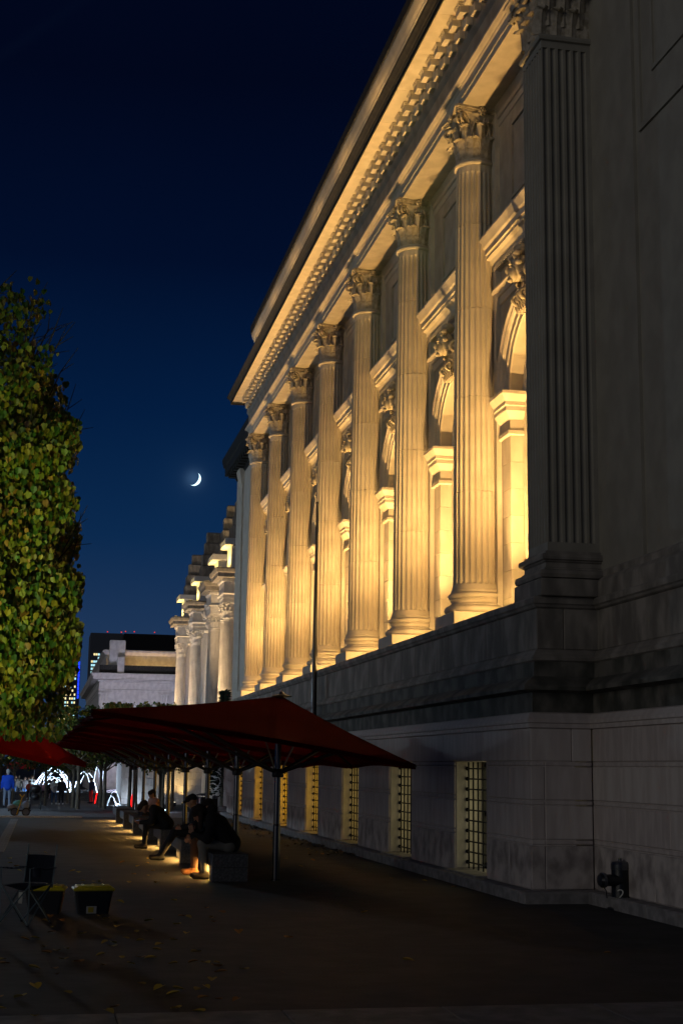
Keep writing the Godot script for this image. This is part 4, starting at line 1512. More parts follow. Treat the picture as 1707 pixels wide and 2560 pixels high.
# ------------------------------------------------------------------ things on the pavement
func camp_chair() -> void:
	var o := thing("camp_chair", "dark blue folding camp chair with crossed metal legs beside the lidded bins", "chair", Vector3(-0.10, 0, -16.75))
	o.rotation.y = deg_to_rad(-38)
	var w := 0.20
	var d := 0.20
	var feet := [Vector3(-w, 0.012, d), Vector3(w, 0.012, d), Vector3(w, 0.012, -d), Vector3(-w, 0.012, -d)]
	var tops := [Vector3(-w, 0.44, d), Vector3(w, 0.44, d), Vector3(w, 0.44, -d), Vector3(-w, 0.44, -d)]
	for i in 4:
		var j := (i + 1) % 4
		for e in [[feet[i], tops[j]], [feet[j], tops[i]]]:
			var b := MB.new()
			b.tube([e[0], e[1]], [0.0085], 6)
			obj("leg", b, M.frame_metal, o)
	for i in 4:
		var t := MB.new()
		t.blob(feet[i] + Vector3(0, 0.0, 0), Vector3(0.022, 0.012, 0.022), 8, 5)
		obj("foot", t, M.black, o)
		var u := MB.new()
		var high := 0.86 if i >= 2 else 0.62
		u.tube([feet[i] if i < 2 else tops[i] - Vector3(0, 0.05, 0), tops[i] + Vector3(0, high - 0.44, -0.06 if i >= 2 else 0.0)], [0.0085], 6)
		obj("upright", u, M.frame_metal, o)
	var seat := MB.new()
	var back := MB.new()
	var n := 8
	for i in n:
		for j in n:
			var q := []
			for k in [[i, j], [i + 1, j], [i + 1, j + 1], [i, j + 1]]:
				var u: float = k[0] / float(n)
				var v: float = k[1] / float(n)
				q.append(Vector3(lerpf(-w, w, u), 0.43 - 0.07 * sin(PI * u) * sin(PI * v), lerpf(d, -d, v)))
			seat.both(q[0], q[1], q[2], q[3])
			var r := []
			for k in [[i, j], [i + 1, j], [i + 1, j + 1], [i, j + 1]]:
				var u: float = k[0] / float(n)
				var v: float = k[1] / float(n)
				r.append(Vector3(lerpf(-w, w, u), lerpf(0.44, 0.74, v), -d - 0.06 * v - 0.06 * sin(PI * u)))
			back.both(r[0], r[1], r[2], r[3])
	obj("seat", seat, M.chair_cloth, o)
	obj("backrest", back, M.chair_cloth, o)
	for s in [-1.0, 1.0]:
		var a := MB.new()
		for i in 6:
			var t := i / 6.0
			var t2 := (i + 1) / 6.0
			var p := Vector3(s * w, 0.62 - 0.02 * sin(PI * t), lerpf(d, -d - 0.02, t))
			var p2 := Vector3(s * w, 0.62 - 0.02 * sin(PI * t2), lerpf(d, -d - 0.02, t2))
			a.box(Vector3(p.x - 0.04, p.y - 0.004, p2.z), Vector3(p.x + 0.04, p.y + 0.006, p.z))
		obj("armrest", a, M.chair_cloth, o)
	var hold := MB.new()
	hold.lathe([Vector2(0.03, 0), Vector2(0.045, 0.0), Vector2(0.05, 0.10), Vector2(0.044, 0.10), Vector2(0.04, 0.01), Vector2(0.0, 0.01)], 12, Vector3(w, 0.53, d - 0.12))
	obj("cup_holder", hold, M.chair_cloth, o)
	block("paper_tag", Vector3(0.02, 0.24, d - 0.05), Vector3(0.07, 0.36, d - 0.046), cloth_mat(0.5, 0.5, 0.45), o, 0.001)


func tote_bins() -> void:
	var spots := [[Vector3(0.68, 0, -17.95), "black storage bin with a yellow lid and a white label, standing apart"], [Vector3(0.12, 0, -18.0), "black storage bin with a yellow lid half hidden behind the camp chair"]]
	for i in 2:
		var o := thing("lidded_bin", spots[i][1], "storage bin", spots[i][0], "black bins with yellow lids")
		o.rotation.y = 0.06 if i == 0 else -0.1
		var b := MB.new()
		var lo := [0.185, 0.13]
		var hi := [0.225, 0.165]
		var p := []
		for y in [[0.0, 0.0], [0.012, 0.015], [0.25, 0.95], [0.27, 1.0]]:
			var hx: float = lerpf(lo[0], hi[0], y[1])
			var hz: float = lerpf(lo[1], hi[1], y[1])
			var ring := []
			for c in [[1, 1], [-1, 1], [-1, -1], [1, -1]]:
				for k in 4:
					var a: float = (k / 3.0) * PI / 2 + (0.0 if c == [1, 1] else PI / 2 if c == [-1, 1] else PI if c == [-1, -1] else PI * 1.5)
					ring.append(Vector3(c[0] * (hx - 0.03) + cos(a) * 0.03, y[0], c[1] * (hz - 0.03) + sin(a) * 0.03))
			p.append(ring)
		for j in p.size() - 1:
			for k in 16:
				b.quad(p[j][(k + 1) % 16], p[j][k], p[j + 1][k], p[j + 1][(k + 1) % 16])
		for k in range(1, 15):
			b.tri(p[0][0], p[0][k], p[0][k + 1])
		obj("tub", b, M.black, o)
		for s in [-1.0, 1.0]:
			block("handle", Vector3(s * 0.205 - 0.015, 0.19, -0.06), Vector3(s * 0.205 + 0.015, 0.215, 0.06), M.black, o, 0.006)
		var l := MB.new()
		l.bevel_box(Vector3(0.49, 0.035, 0.37), 0.012)
		var lid := MB.new()
		lid.add(l, Transform3D(Basis.IDENTITY, Vector3(0, 0.287, 0)))
		var l2 := MB.new()
		l2.bevel_box(Vector3(0.42, 0.03, 0.30), 0.012)
		lid.add(l2, Transform3D(Basis.IDENTITY, Vector3(0, 0.312, 0)))
		for k in 3:
			var l3 := MB.new()
			l3.bevel_box(Vector3(0.02, 0.012, 0.24), 0.004)
			lid.add(l3, Transform3D(Basis.IDENTITY, Vector3(-0.12 + 0.12 * k, 0.331, 0)))
		obj("lid", lid, M.yellow_plastic, o)
		if i == 0:
			block("label_card", Vector3(-0.085, 0.01, 0.150), Vector3(0.035, 0.095, 0.158), cloth_mat(0.42, 0.42, 0.40), o, 0.001).rotation.x = 0.12
			block("label_print", Vector3(-0.065, 0.022, 0.159), Vector3(0.0, 0.085, 0.1605), cloth_mat(0.42, 0.32, 0.03), o, 0.0004).rotation.x = 0.12


func standpipe(at: Vector3, label: String, marked: bool) -> void:
	var o := thing("standpipe", label, "standpipe", at, "standpipes by the museum wall")
	var b := MB.new()
	b.lathe([Vector2(0, 0), Vector2(0.13, 0.0), Vector2(0.13, 0.02), Vector2(0.10, 0.035), Vector2(0.088, 0.06), Vector2(0.085, 0.50), Vector2(0, 0.50)], 20)
	obj("pipe", b, M.black_paint, o)
	var c := MB.new()
	c.lathe([Vector2(0, 0.502), Vector2(0.088, 0.502), Vector2(0.09, 0.53), Vector2(0.088, 0.532), Vector2(0.09, 0.57), Vector2(0.08, 0.60), Vector2(0.05, 0.612), Vector2(0.018, 0.615), Vector2(0.018, 0.645), Vector2(0.0, 0.65)], 20)
	obj("cap", c, M.steel, o)
	var d := MB.new()
	d.lathe([Vector2(0, -0.05), Vector2(0.075, -0.05), Vector2(0.075, 0.10), Vector2(0.092, 0.105), Vector2(0.092, 0.14), Vector2(0.07, 0.16), Vector2(0, 0.165)], 18)
	var e := MB.new()
	e.add(d, Transform3D(Basis(Vector3.BACK, PI / 2), Vector3(-0.06, 0.37, 0.02)))
	obj("hose_outlet", e, M.black_paint, o)
	var r := MB.new()
	r.lathe([Vector2(0.08, 0.0), Vector2(0.098, 0.005), Vector2(0.098, 0.028), Vector2(0.08, 0.03)], 18)
	var r2 := MB.new()
	r2.add(r, Transform3D(Basis(Vector3.BACK, PI / 2), Vector3(-0.17, 0.37, 0.02)))
	obj("outlet_ring", r2, M.steel, o)
	var ch := MB.new()
	ch.tube([Vector3(-0.2, 0.40, 0.05), Vector3(-0.215, 0.33, 0.06), Vector3(-0.17, 0.24, 0.06), Vector3(-0.165, 0.15, 0.06)], [0.006], 5)
	obj("cap_chain", ch, M.black_paint, o)
	for c2 in o.get_children():
		c2.scale = Vector3(1.35, 1.0, 1.35)
	if marked:
		var t := TextMesh.new()
		t.text = "2"
		t.font_size = 64
		t.pixel_size = 0.0030
		t.depth = 0.002
		var f := SystemFont.new()
		f.font_names = PackedStringArray(["Droid Sans"])
		t.font = f
		var m := obj("number_mark", t, cloth_mat(0.55, 0.55, 0.52), o, Vector3(-0.045, 0.19, 0.108))
		m.rotation.y = -0.42


func leaf_mesh(fold := 0.25) -> ArrayMesh:          # a small heart-shaped leaf, tip towards +y
	var b := MB.new()
	var rim := [Vector2(0, -0.42), Vector2(0.26, -0.5), Vector2(0.46, -0.25), Vector2(0.44, 0.05), Vector2(0.24, 0.35), Vector2(0, 0.58)]
	for s in [1.0, -1.0]:
		for k in rim.size() - 1:
			var p := Vector3(rim[k].x * s, rim[k].y, absf(rim[k].x) * fold)
			var q := Vector3(rim[k + 1].x * s, rim[k + 1].y, absf(rim[k + 1].x) * fold)
			if s > 0:
				b.tri(Vector3.ZERO, p, q)
			else:
				b.tri(Vector3.ZERO, q, p)
	return b.mesh()


func scatter(called: String, mesh: Mesh, m: Material, items: Array, parent: Node) -> MultiMeshInstance3D:    # items: [Transform3D, Color]
	var mm := MultiMesh.new()
	mm.transform_format = MultiMesh.TRANSFORM_3D
	mm.use_colors = true
	mm.mesh = mesh
	mm.instance_count = items.size()
	for i in items.size():
		mm.set_instance_transform(i, items[i][0])
		mm.set_instance_color(i, items[i][1])
	var o := MultiMeshInstance3D.new()
	o.multimesh = mm
	o.material_override = m
	o.name = numbered(called, parent)
	parent.add_child(o, true)
	o.set_meta("kind", "stuff")
	return o


func leaf_color(r: RandomNumberGenerator) -> Color:
	var t := r.randf()
	var v := r.randf_range(0.45, 1.35)
	var c := Color(0.075, 0.125, 0.006)
	if t < 0.30:
		c = Color(0.03, 0.085, 0.008)
	elif t < 0.62:
		c = Color(0.12, 0.14, 0.006)
	elif t < 0.82:
		c = Color(0.19, 0.16, 0.012)
	elif t < 0.90:
		c = Color(0.20, 0.11, 0.015)
	return Color(c.r * v, c.g * v, c.b * v)


func near_tree() -> void:
	var base := Vector3(-1.75, 0, -17.8)
	var o := thing("clipped_tree", "tall clipped linden with yellow green autumn leaves filling the left edge", "tree", base)
	var r := RandomNumberGenerator.new()
	r.seed = 21
	var tr := MB.new()
	tr.tube([Vector3(0, 0, 0), Vector3(0.02, 1.2, 0), Vector3(-0.03, 2.6, 0.03), Vector3(0.02, 4.5, 0.0), Vector3(0.05, 6.2, 0.05), Vector3(0.1, 7.8, 0)], [0.17, 0.14, 0.13, 0.10, 0.06, 0.02], 10)
	obj("trunk", tr, M.bark, o)
	for k in 22:
		var y := r.randf_range(2.3, 6.8)
		var a := r.randf() * TAU
		var l := r.randf_range(1.1, 1.9)
		var p := Vector3(0, y, 0)
		var d := Vector3(cos(a), 0.25, sin(a))
		var b := MB.new()
		b.tube([p, p + d * l * 0.5 + Vector3(0, 0.15, 0), p + d * l + Vector3(r.randf_range(-0.2, 0.2), 0.3, r.randf_range(-0.2, 0.2))], [0.045, 0.028, 0.008], 6)
		obj("limb", b, M.bark, o)
	# bare twigs that stick out of the top and the right side
	for k in 34:
		var y := r.randf_range(4.0, 7.2) if k > 14 else r.randf_range(6.3, 7.3)
		var x := crown_edge(y + 0.0) - r.randf_range(0.15, 0.7) + 1.75
		var z := r.randf_range(0.6, 2.0)
		var p := Vector3(x, y - 0.3, z)
		var q := p + Vector3(r.randf_range(0.05, 0.35), r.randf_range(0.35, 0.75), r.randf_range(-0.2, 0.2))
		var b := MB.new()
		var mid := p.lerp(q, 0.5) + Vector3(r.randf_range(-0.06, 0.06), 0.03, 0)
		b.tube([p, mid, q], [0.011, 0.007, 0.003], 5)
		b.tube([mid, mid + Vector3(r.randf_range(0.05, 0.25), r.randf_range(0.02, 0.16), 0.0)], [0.006, 0.003], 4)
		obj("twig", b, M.twig, o)
	var items := []
	while items.size() < 30000:
		var y := r.randf_range(2.05, 7.5)
		var edge := crown_edge(y)
		var x: float
		if r.randf() < 0.72:
			x = edge - pow(r.randf(), 1.3) * 1.5
		else:
			x = r.randf_range(-3.9, edge)
		var z := r.randf_range(-19.9, -15.7)
		if r.randf() < 0.35:
			z = -15.6 - pow(r.randf(), 2.0) * 0.8
		var lump := 0.17 * sin(y * 3.1 + z * 1.7) + 0.12 * sin(y * 7.3 - x * 3.0) + 0.09 * sin(z * 5.1 + y * 2.0)
		if x > edge - 0.16 + lump or z > -15.75 + lump * 0.8:
			continue
		if y > 5.7 and r.randf() < (y - 5.7) * 0.66:
			continue
		if y < 2.3 and r.randf() < 0.5 + lump:
			continue
		var s := r.randf_range(0.042, 0.085)
		var dn := Vector3(r.randf_range(-0.45, 0.45), -1.0, r.randf_range(-0.45, 0.45)).normalized()
		var out := Vector3(0.5 * smoothstep(0.8, 0.0, edge - x) + r.randf_range(-0.9, 0.9), r.randf_range(-0.4, 0.6), 0.7 + r.randf_range(-0.6, 0.4))
		out = (out - dn * out.dot(dn)).normalized()
		var bs := Basis(dn.cross(out), dn, out).scaled(Vector3.ONE * s)
		items.append([Transform3D(bs, Vector3(x, y, z) - base), leaf_color(r)])
	scatter("crown", leaf_mesh(), M.leaf, items, o)
	# ground floodlights that light the tree from below, out on the left
	for k in 2:
		var f := thing("tree_uplight", ["small black uplight on the ground left of the big clipped tree", "small black uplight on the ground before the big clipped tree"][k], "floodlight", [Vector3(-2.1, 0, -9.5), Vector3(-2.9, 0, -10.5)][k], "uplights at the big tree")
		block("housing", Vector3(-0.09, 0.0, -0.09), Vector3(0.09, 0.12, 0.09), M.black, f)
		var l := SpotLight3D.new()
		l.name = "lamp"
		l.light_color = Color(0.96, 1.0, 0.62)
		l.light_energy = 27.0
		l.spot_range = 30
		l.spot_attenuation = 2.0
		l.spot_angle = 20
		l.spot_angle_attenuation = 1.0
		l.light_size = 0.1
		l.shadow_enabled = true
		f.add_child(l)
		l.look_at_from_position(f.position + Vector3(0, 0.2, 0), [Vector3(-0.65, 3.5, -16.0), Vector3(-1.0, 4.4, -16.2)][k])
		obj("lens_lit", stone_box(Vector3(0.12, 0.01, 0.12), 0.002), glow(Color(1, 0.93, 0.7), 1.5), f, Vector3(0, 0.127, 0))


func crown_edge(y: float) -> float:
	var st := [[2.0, 0.2], [2.4, 0.30], [3.4, 0.37], [4.6, 0.34], [5.6, 0.22], [6.3, 0.06], [6.9, -0.16], [7.5, -0.6]]
	for i in st.size() - 1:
		if y <= st[i + 1][0]:
			return lerpf(st[i][1], st[i + 1][1], clampf((y - st[i][0]) / (st[i + 1][0] - st[i][0]), 0.0, 1.0))
	return -0.6


func fallen_leaves() -> void:
	var r := RandomNumberGenerator.new()
	r.seed = 77
	var items := []
	for k in 150:
		var z := -r.randf_range(10.9, 30.0) if k > 55 else -r.randf_range(10.6, 17.0)
		var x := r.randf_range(-1.6, 2.2) if k > 55 else r.randf_range(-0.5, 1.6)
		if k > 130:
			x = r.randf_range(1.5, 6.2)
		var s := r.randf_range(0.06, 0.11)
		var bs := Basis.from_euler(Vector3(-PI / 2 + r.randf_range(-0.3, 0.3), r.randf() * TAU, 0)).scaled(Vector3.ONE * s)
		var v := r.randf_range(0.7, 1.3)
		items.append([Transform3D(bs, Vector3(x, 0.018, z)), Color(0.34 * v, 0.24 * v, 0.025) if r.randf() < 0.7 else Color(0.26 * v, 0.12 * v, 0.02)])
	for k in 320:        # the drift along the museum footing
		var s := r.randf_range(0.05, 0.09)
		var bs := Basis.from_euler(Vector3(-PI / 2 + r.randf_range(-0.6, 0.6), r.randf() * TAU, 0)).scaled(Vector3.ONE * s)
		var z := -r.randf_range(29.0, 50.0)
		items.append([Transform3D(bs, Vector3(6.34 - pow(r.randf(), 2.0) * 0.9, 0.02, z)), Color(0.10, 0.075, 0.04) * r.randf_range(0.6, 1.5)])
	var o := scatter("fallen_leaves", leaf_mesh(0.35), M.dry_leaf, items, self)
	o.set_meta("label", "yellow autumn leaves scattered over the dark asphalt and against the footing")


func flagpole() -> void:
	var o := thing("flagpole", "slim dark tapered pole rising from the ledge in front of the fourth and fifth columns", "pole", Vector3(6.52, 2.945, -34.9))
	var b := MB.new()
	b.lathe([Vector2(0, 0), Vector2(0.085, 0.0), Vector2(0.085, 0.05), Vector2(0.066, 0.08), Vector2(0.055, 2.4), Vector2(0.026, 5.4), Vector2(0, 5.4)], 14)
	obj("shaft", b, M.black_paint, o)
	var c := MB.new()
	c.blob(Vector3(0, 5.43, 0), Vector3.ONE * 0.04, 12, 8)
	obj("ball", c, M.black_paint, o)


func pavement() -> void:
	# pale slabs nearest the camera
	var n := 0
	for i in 10:
		block("paving_slab", Vector3(-3.0 + i * 1.2, -0.06, -10.72 - 0.03 * i * -1.0 * 0 - 0.0), Vector3(-3.0 + i * 1.2 + 1.192, 0.012, -9.5), M.paving, paving_root, 0.006)
	# the border of small setts along the tree strip
	for k in 60:
		var z := -30.4 - k * 0.30
		block("paving_sett", Vector3(-0.90, -0.05, z - 0.145), Vector3(-0.66, 0.012 + rng.randf_range(-0.003, 0.003), z + 0.145), M.sett, paving_root, 0.01)
	# granite edging that crosses the plaza
	for k in 9:
		block("edging_stone", Vector3(-3.6 + k * 0.56, -0.05, -50.35), Vector3(-3.6 + k * 0.56 + 0.552, 0.05, -50.05), M.edging, paving_root, 0.012)


var paving_root: Node3D


func pavement_setup() -> void:
	M.sett = stone(lin(0.12, 0.13, 0.14), lin(0.21, 0.22, 0.23), Vector3(2, 2, 2), 61)
	M.edging = stone(lin(0.28, 0.29, 0.31), lin(0.42, 0.43, 0.45), Vector3(2, 2, 2), 62, 0.6)
	M.steel_dark = mat(lin(0.12, 0.12, 0.13), 0.2, 0.95)
	M.frame_metal = mat(lin(0.10, 0.14, 0.155), 0.4, 0.5)
	M.chair_cloth = mat(lin(0.012, 0.018, 0.035), 0.85)
	M.yellow_plastic = stone(lin(0.45, 0.36, 0.008), lin(0.68, 0.58, 0.015), Vector3(9, 9, 9), 63, 0.5, 0.0)
	M.black_paint = mat(lin(0.010, 0.011, 0.014), 0.35)
	paving_root = structure(node("pavement"), "pale slabs, setts and edging stones set in the asphalt")
	pavement()


# ------------------------------------------------------------------ the middle of the museum and its far wing
func central_block() -> void:
	var w := thing("central_block", "pale central block of the museum with paired giant columns, lit white, beyond the wing", "building")
	var dy := 3.28
	var zs := [-98.0, -105.8, -118.8, -132.1]
	var b := MB.new()
	b.box(Vector3(11.3, -1.2, -146.0), Vector3(14.0, dy, -94.0))
	obj("podium", b, M.white_stone, w)
	var c := MB.new()
	c.box(Vector3(13.5, dy + 0.001, -145.5), Vector3(30.0, 15.0, -95.0))
	obj("wall", c, M.white_stone, w)
	for z in zs:
		for k in 2:
			var d: Node3D = column0.duplicate()
			for m in d.get_children():
				m.material_override = M.white_stone
			d.name = numbered("column", w)
			w.add_child(d, true)
			d.position = Vector3(12.2, dy, z - 1.75 * k)
		# the broken-forward piece of entablature over each pair
		var z1: float = z + 0.55
		var z0: float = z - 2.3
		var path := [Vector2(13.6, z1), Vector2(11.75, z1), Vector2(11.75, z0), Vector2(13.6, z0)]
		var e := MB.new()
		e.sweep(strip([Vector2(0.0, 12.97), Vector2(0.0, 13.25), Vector2(0.03, 13.26), Vector2(0.03, 13.5), Vector2(0.1, 13.58), Vector2(0.1, 13.62), Vector2(0.0, 13.64), Vector2(0.0, 14.4), Vector2(0.06, 14.45), Vector2(0.06, 14.62)], -1.0), path)
		e.box(Vector3(12.0, 12.98, z0 + 0.3), Vector3(13.6, 15.2, z1 - 0.3))
		obj("entablature", e, M.white_stone, w)
		for k in 9:
			block("dentil", Vector3(11.62, 14.46, z0 + 0.06 + k * 0.32), Vector3(11.75, 14.62, z0 + 0.24 + k * 0.32), M.white_stone, w, 0.004)
		for k in 4:
			block("dentil", Vector3(11.85 + k * 0.32, 14.46, z1), Vector3(12.03 + k * 0.32, 14.62, z1 + 0.13), M.white_stone, w, 0.004)
		var f := MB.new()
		f.sweep(strip([Vector2(0.06, 14.63), Vector2(0.14, 14.66), Vector2(0.5, 14.68), Vector2(0.5, 14.95), Vector2(0.58, 15.02), Vector2(0.66, 15.22), Vector2(0.66, 15.3), Vector2(0.0, 15.4)], -1.0), path)
		obj("cornice", f, M.weathered, w)
		var g := MB.new()
		g.box(Vector3(12.25, 15.35, z0 + 0.2), Vector3(14.0, 17.0, z1 - 0.2))
		obj("attic_pier", g, M.white_stone, w)
		block("attic_cornice", Vector3(11.75, 17.003, z0 - 0.15), Vector3(14.0, 17.45, z1 + 0.15), M.white_stone, w, 0.03)
		# rough stones piled above
		var yy := 17.45
		for k in 4:
			var s: float = 1.0 - 0.2 * k
			for j in (3 if k < 2 else 2):
				var n := 3.0 if k < 2 else 2.0
				var a := lerpf(z0 + 0.2 + k * 0.28, z1 - 0.2 - k * 0.28, j / n)
				var a2 := lerpf(z0 + 0.2 + k * 0.28, z1 - 0.2 - k * 0.28, (j + 1) / n) - 0.02
				block("rough_stone", Vector3(12.3 + 0.2 * k + rng.randf_range(-0.1, 0.1), yy, a), Vector3(14.0, yy + 1.0 + rng.randf_range(-0.06, 0.0), a2), M.weathered, w, 0.09)
			yy += 1.0
		# carved figure head and scrolls on the wall beside the pair
		var h := MB.new()
		carved_head(h, Vector3(12.9, 14.3, z + 2.4), 4.0)
		for s in [-1.0, 1.0]:
			volute(h, Transform3D(Basis.IDENTITY, Vector3(13.0, 13.3, z + 2.4 + s * 0.3)), 0.5, 1.5, 0.14, -1.0)
			volute(h, Transform3D(Basis.IDENTITY, Vector3(13.2, 15.0, z + 2.4 + s * 0.3)), 0.4, 1.5, 0.12, 1.0)
		obj("carved_console", h, M.white_stone, w)
	var word := ["nearest", "second", "third", "farthest"]
	for k in 4:
		var z: float = zs[k] - 0.9
		var o := thing("column_floodlight", "ground floodlight aimed at the %s column pair of the central block" % word[k], "floodlight", Vector3(8.6, ground_y(z), z + 2.2), "floodlights before the central block")
		block("housing", Vector3(-0.25, 0, -0.25), Vector3(0.25, 0.3, 0.25), M.black, o)
		var l := SpotLight3D.new()
		l.name = "lamp"
		l.light_color = Color(1.0, 0.83, 0.60)
		l.light_energy = 420.0
		l.spot_range = 60
		l.spot_attenuation = 2.0
		l.spot_angle = 34
		l.spot_angle_attenuation = 1.0
		l.light_size = 0.2
		l.shadow_enabled = true
		o.add_child(l)
		l.look_at_from_position(o.position + Vector3(0, 0.45, 0), Vector3(12.0, 9.5, z))
		obj("lens_lit", stone_box(Vector3(0.4, 0.02, 0.4), 0.004), glow(Color(1, 0.93, 0.8), 2.0), o, Vector3(0, 0.312, 0))
		var p := thing("attic_lamp", "lamp on the cornice over the %s column pair of the central block" % word[k], "lamp", Vector3(11.55, 15.45, z), "lamps on the central block cornice")
		block("housing", Vector3(-0.15, -0.08, -0.8), Vector3(0.15, 0.05, 0.8), M.black, p)
		obj("lens_lit", stone_box(Vector3(0.2, 0.02, 1.4), 0.004), glow(Color(1, 0.85, 0.5), 2.0), p, Vector3(0, 0.063, 0))
		var q := AreaLight3D.new()
		q.name = "lamp_glow"
		q.area_size = Vector2(1.4, 0.2)
		q.light_color = Color(1.0, 0.86, 0.5)
		q.light_energy = 14.0
		q.area_range = 20.0
		q.shadow_enabled = true
		p.add_child(q)
		q.position = Vector3(0, 0.09, 0)
		q.basis = Basis(Vector3.RIGHT, PI / 2) * Basis(Vector3.BACK, PI / 2)


func terrace() -> void:
	var o := thing("terrace_wall", "long stone terrace wall with flat courses, two warm uplights washing it behind the trees", "wall")
	for c in 8:
		var y := -1.0 + c * 0.47
		along("z", -104.0, 5.6, 12.6, y + 0.004, y + 0.466, every(5.6, 12.6, 1.4, 0.3 if c % 2 else -0.2), M.base, o, "stone_course", 0.6)
	block("coping", Vector3(5.5, 2.765, -104.7), Vector3(12.7, 2.95, -103.9), M.ledge, o, 0.02)
	var core := MB.new()
	core.box(Vector3(5.65, -1.0, -112.0), Vector3(12.6, 2.75, -104.62))
	obj("core", core, M.base[0], o)
	for k in 2:
		var x: float = [9.0, 9.95][k]
		var f := thing("wall_uplight", "small uplight at the foot of the terrace wall, %s of the two" % ["left", "right"][k], "floodlight", Vector3(x, -0.92, -103.4), "uplights at the terrace wall")
		block("housing", Vector3(-0.1, 0, -0.1), Vector3(0.1, 0.12, 0.1), M.black, f)
		obj("lens_lit", stone_box(Vector3(0.14, 0.01, 0.14), 0.002), glow(Color(1, 0.85, 0.55), 2.0), f, Vector3(0, 0.127, 0))
		var l := SpotLight3D.new()
		l.name = "lamp"
		l.light_color = Color(1.0, 0.84, 0.52)
		l.light_energy = 5.0
		l.spot_range = 20
		l.spot_attenuation = 2.0
		l.spot_angle = 40
		l.spot_angle_attenuation = 1.0
		l.shadow_enabled = true
		f.add_child(l)
		l.look_at_from_position(f.position + Vector3(0, 0.2, 0), Vector3(x, 1.4, -104.0))


func north_wing() -> void:
	var w := thing("north_wing", "far museum wing closing the view, pale wall below a warm lit attic", "building")
	var z := -146.0
	var b := MB.new()
	b.box(Vector3(5.3, -1.0, -190.0), Vector3(13.45, 10.2, z))
	obj("wall", b, M.white_stone, w)
	var path := [Vector2(13.6, z), Vector2(5.3, z), Vector2(5.3, -190.0)]
	var c := MB.new()
	c.sweep(strip([Vector2(0.0, 9.0), Vector2(0.06, 9.02), Vector2(0.06, 9.25), Vector2(0.12, 9.3), Vector2(0.03, 9.34), Vector2(0.03, 10.0), Vector2(0.15, 10.1), Vector2(0.15, 10.25), Vector2(0.7, 10.3), Vector2(0.7, 10.55), Vector2(0.85, 10.8), Vector2(0.85, 10.9), Vector2(0.0, 11.0)]), path)
	obj("cornice", c, M.white_stone, w)
	for k in 22:
		block("dentil", Vector3(5.35 + k * 0.37, 10.04, z - 0.02), Vector3(5.55 + k * 0.37, 10.24, z + 0.3), M.white_stone, w, 0.01)
	var d := MB.new()
	d.box(Vector3(5.25, 10.95, z - 0.5), Vector3(13.4, 11.75, z + 0.15))
	obj("parapet", d, M.dark_trim, w)
	var e := MB.new()
	e.box(Vector3(5.9, 10.9, -188.0), Vector3(13.4, 13.05, z - 2.0))
	e.sweep(strip([Vector2(0.0, 12.9), Vector2(0.1, 13.0), Vector2(0.3, 13.2), Vector2(0.3, 13.4), Vector2(0.0, 13.5)]), [Vector2(13.4, z - 2.0), Vector2(5.9, z - 2.0), Vector2(5.9, -188.0)])
	obj("attic", e, M.white_stone, w)
	block("corner_block", Vector3(6.2, 10.96, z - 1.9), Vector3(7.8, 14.35, z - 0.55), M.white_stone, w, 0.06)
	block("corner_pedestal", Vector3(7.0, 10.96, z - 0.5), Vector3(7.7, 12.6, z + 0.4), M.white_stone, w, 0.06)
	for x in [5.35, 11.4]:
		var p := MB.new()
		p.box(Vector3(x, -1.0, z), Vector3(x + 0.9, 8.2, z + 0.14))
		for k in 3:
			acanthus(p, Transform3D(Basis.IDENTITY, Vector3(x + 0.18 + 0.27 * k, 8.15, z + 0.14)), 0.75, 0.34, 0.22)
		p.box(Vector3(x - 0.1, 8.82, z), Vector3(x + 1.0, 9.0, z + 0.32))
		obj("pilaster", p, M.white_stone, w)
	var fr := MB.new()
	for q in [[6.9, 10.9, 8.3, 8.42], [6.9, 10.9, 2.0, 2.12]]:
		fr.box(Vector3(q[0], q[2], z), Vector3(q[1], q[3], z + 0.08))
	for x in [6.9, 10.78]:
		fr.box(Vector3(x, 2.121, z), Vector3(x + 0.12, 8.299, z + 0.08))
	obj("panel_frame", fr, M.white_stone, w)
	for k in 3:
		var o := thing("attic_lamp", "strip lamp behind the far wing parapet, %s of three" % ["left", "middle", "right"][k], "lamp", Vector3(6.9 + 2.6 * k, 11.0, z - 1.0), "strip lamps behind the far wing parapet")
		block("housing", Vector3(-1.0, 0, -0.1), Vector3(1.0, 0.1, 0.1), M.black, o)
		obj("lens_lit", stone_box(Vector3(1.8, 0.02, 0.14), 0.004), glow(Color(1, 0.8, 0.45), 1.5), o, Vector3(0, 0.112, 0))
		var l := AreaLight3D.new()
		l.name = "lamp_glow"
		l.area_size = Vector2(1.8, 0.14)
		l.light_color = Color(1.0, 0.78, 0.44)
		l.light_energy = 2.6
		l.area_range = 20.0
		l.shadow_enabled = true
		o.add_child(l)
		l.position = Vector3(0, 0.135, 0)
		l.basis = Basis(Vector3.RIGHT, PI / 2)
	var s := thing("wing_floodlight", "cool white floodlight on the ground before the far wing wall", "floodlight", Vector3(6.2, -0.92, -124.0))
	block("housing", Vector3(-0.3, 0, -0.2), Vector3(0.3, 0.4, 0.2), M.black, s)
	obj("lens_lit", stone_box(Vector3(0.5, 0.02, 0.3), 0.004), glow(Color(0.9, 0.92, 1.0), 2.0), s, Vector3(0, 0.412, 0))
	var t := SpotLight3D.new()
	t.name = "lamp"
	t.light_color = Color(0.90, 0.87, 1.0)
	t.light_energy = 200.0
	t.spot_range = 60
	t.spot_attenuation = 2.0
	t.spot_angle = 30
	t.spot_angle_attenuation = 1.0
	t.light_size = 0.3
	t.shadow_enabled = true
	s.add_child(t)
	t.look_at_from_position(s.position + Vector3(0, 0.6, 0), Vector3(9.0, 6.5, z))


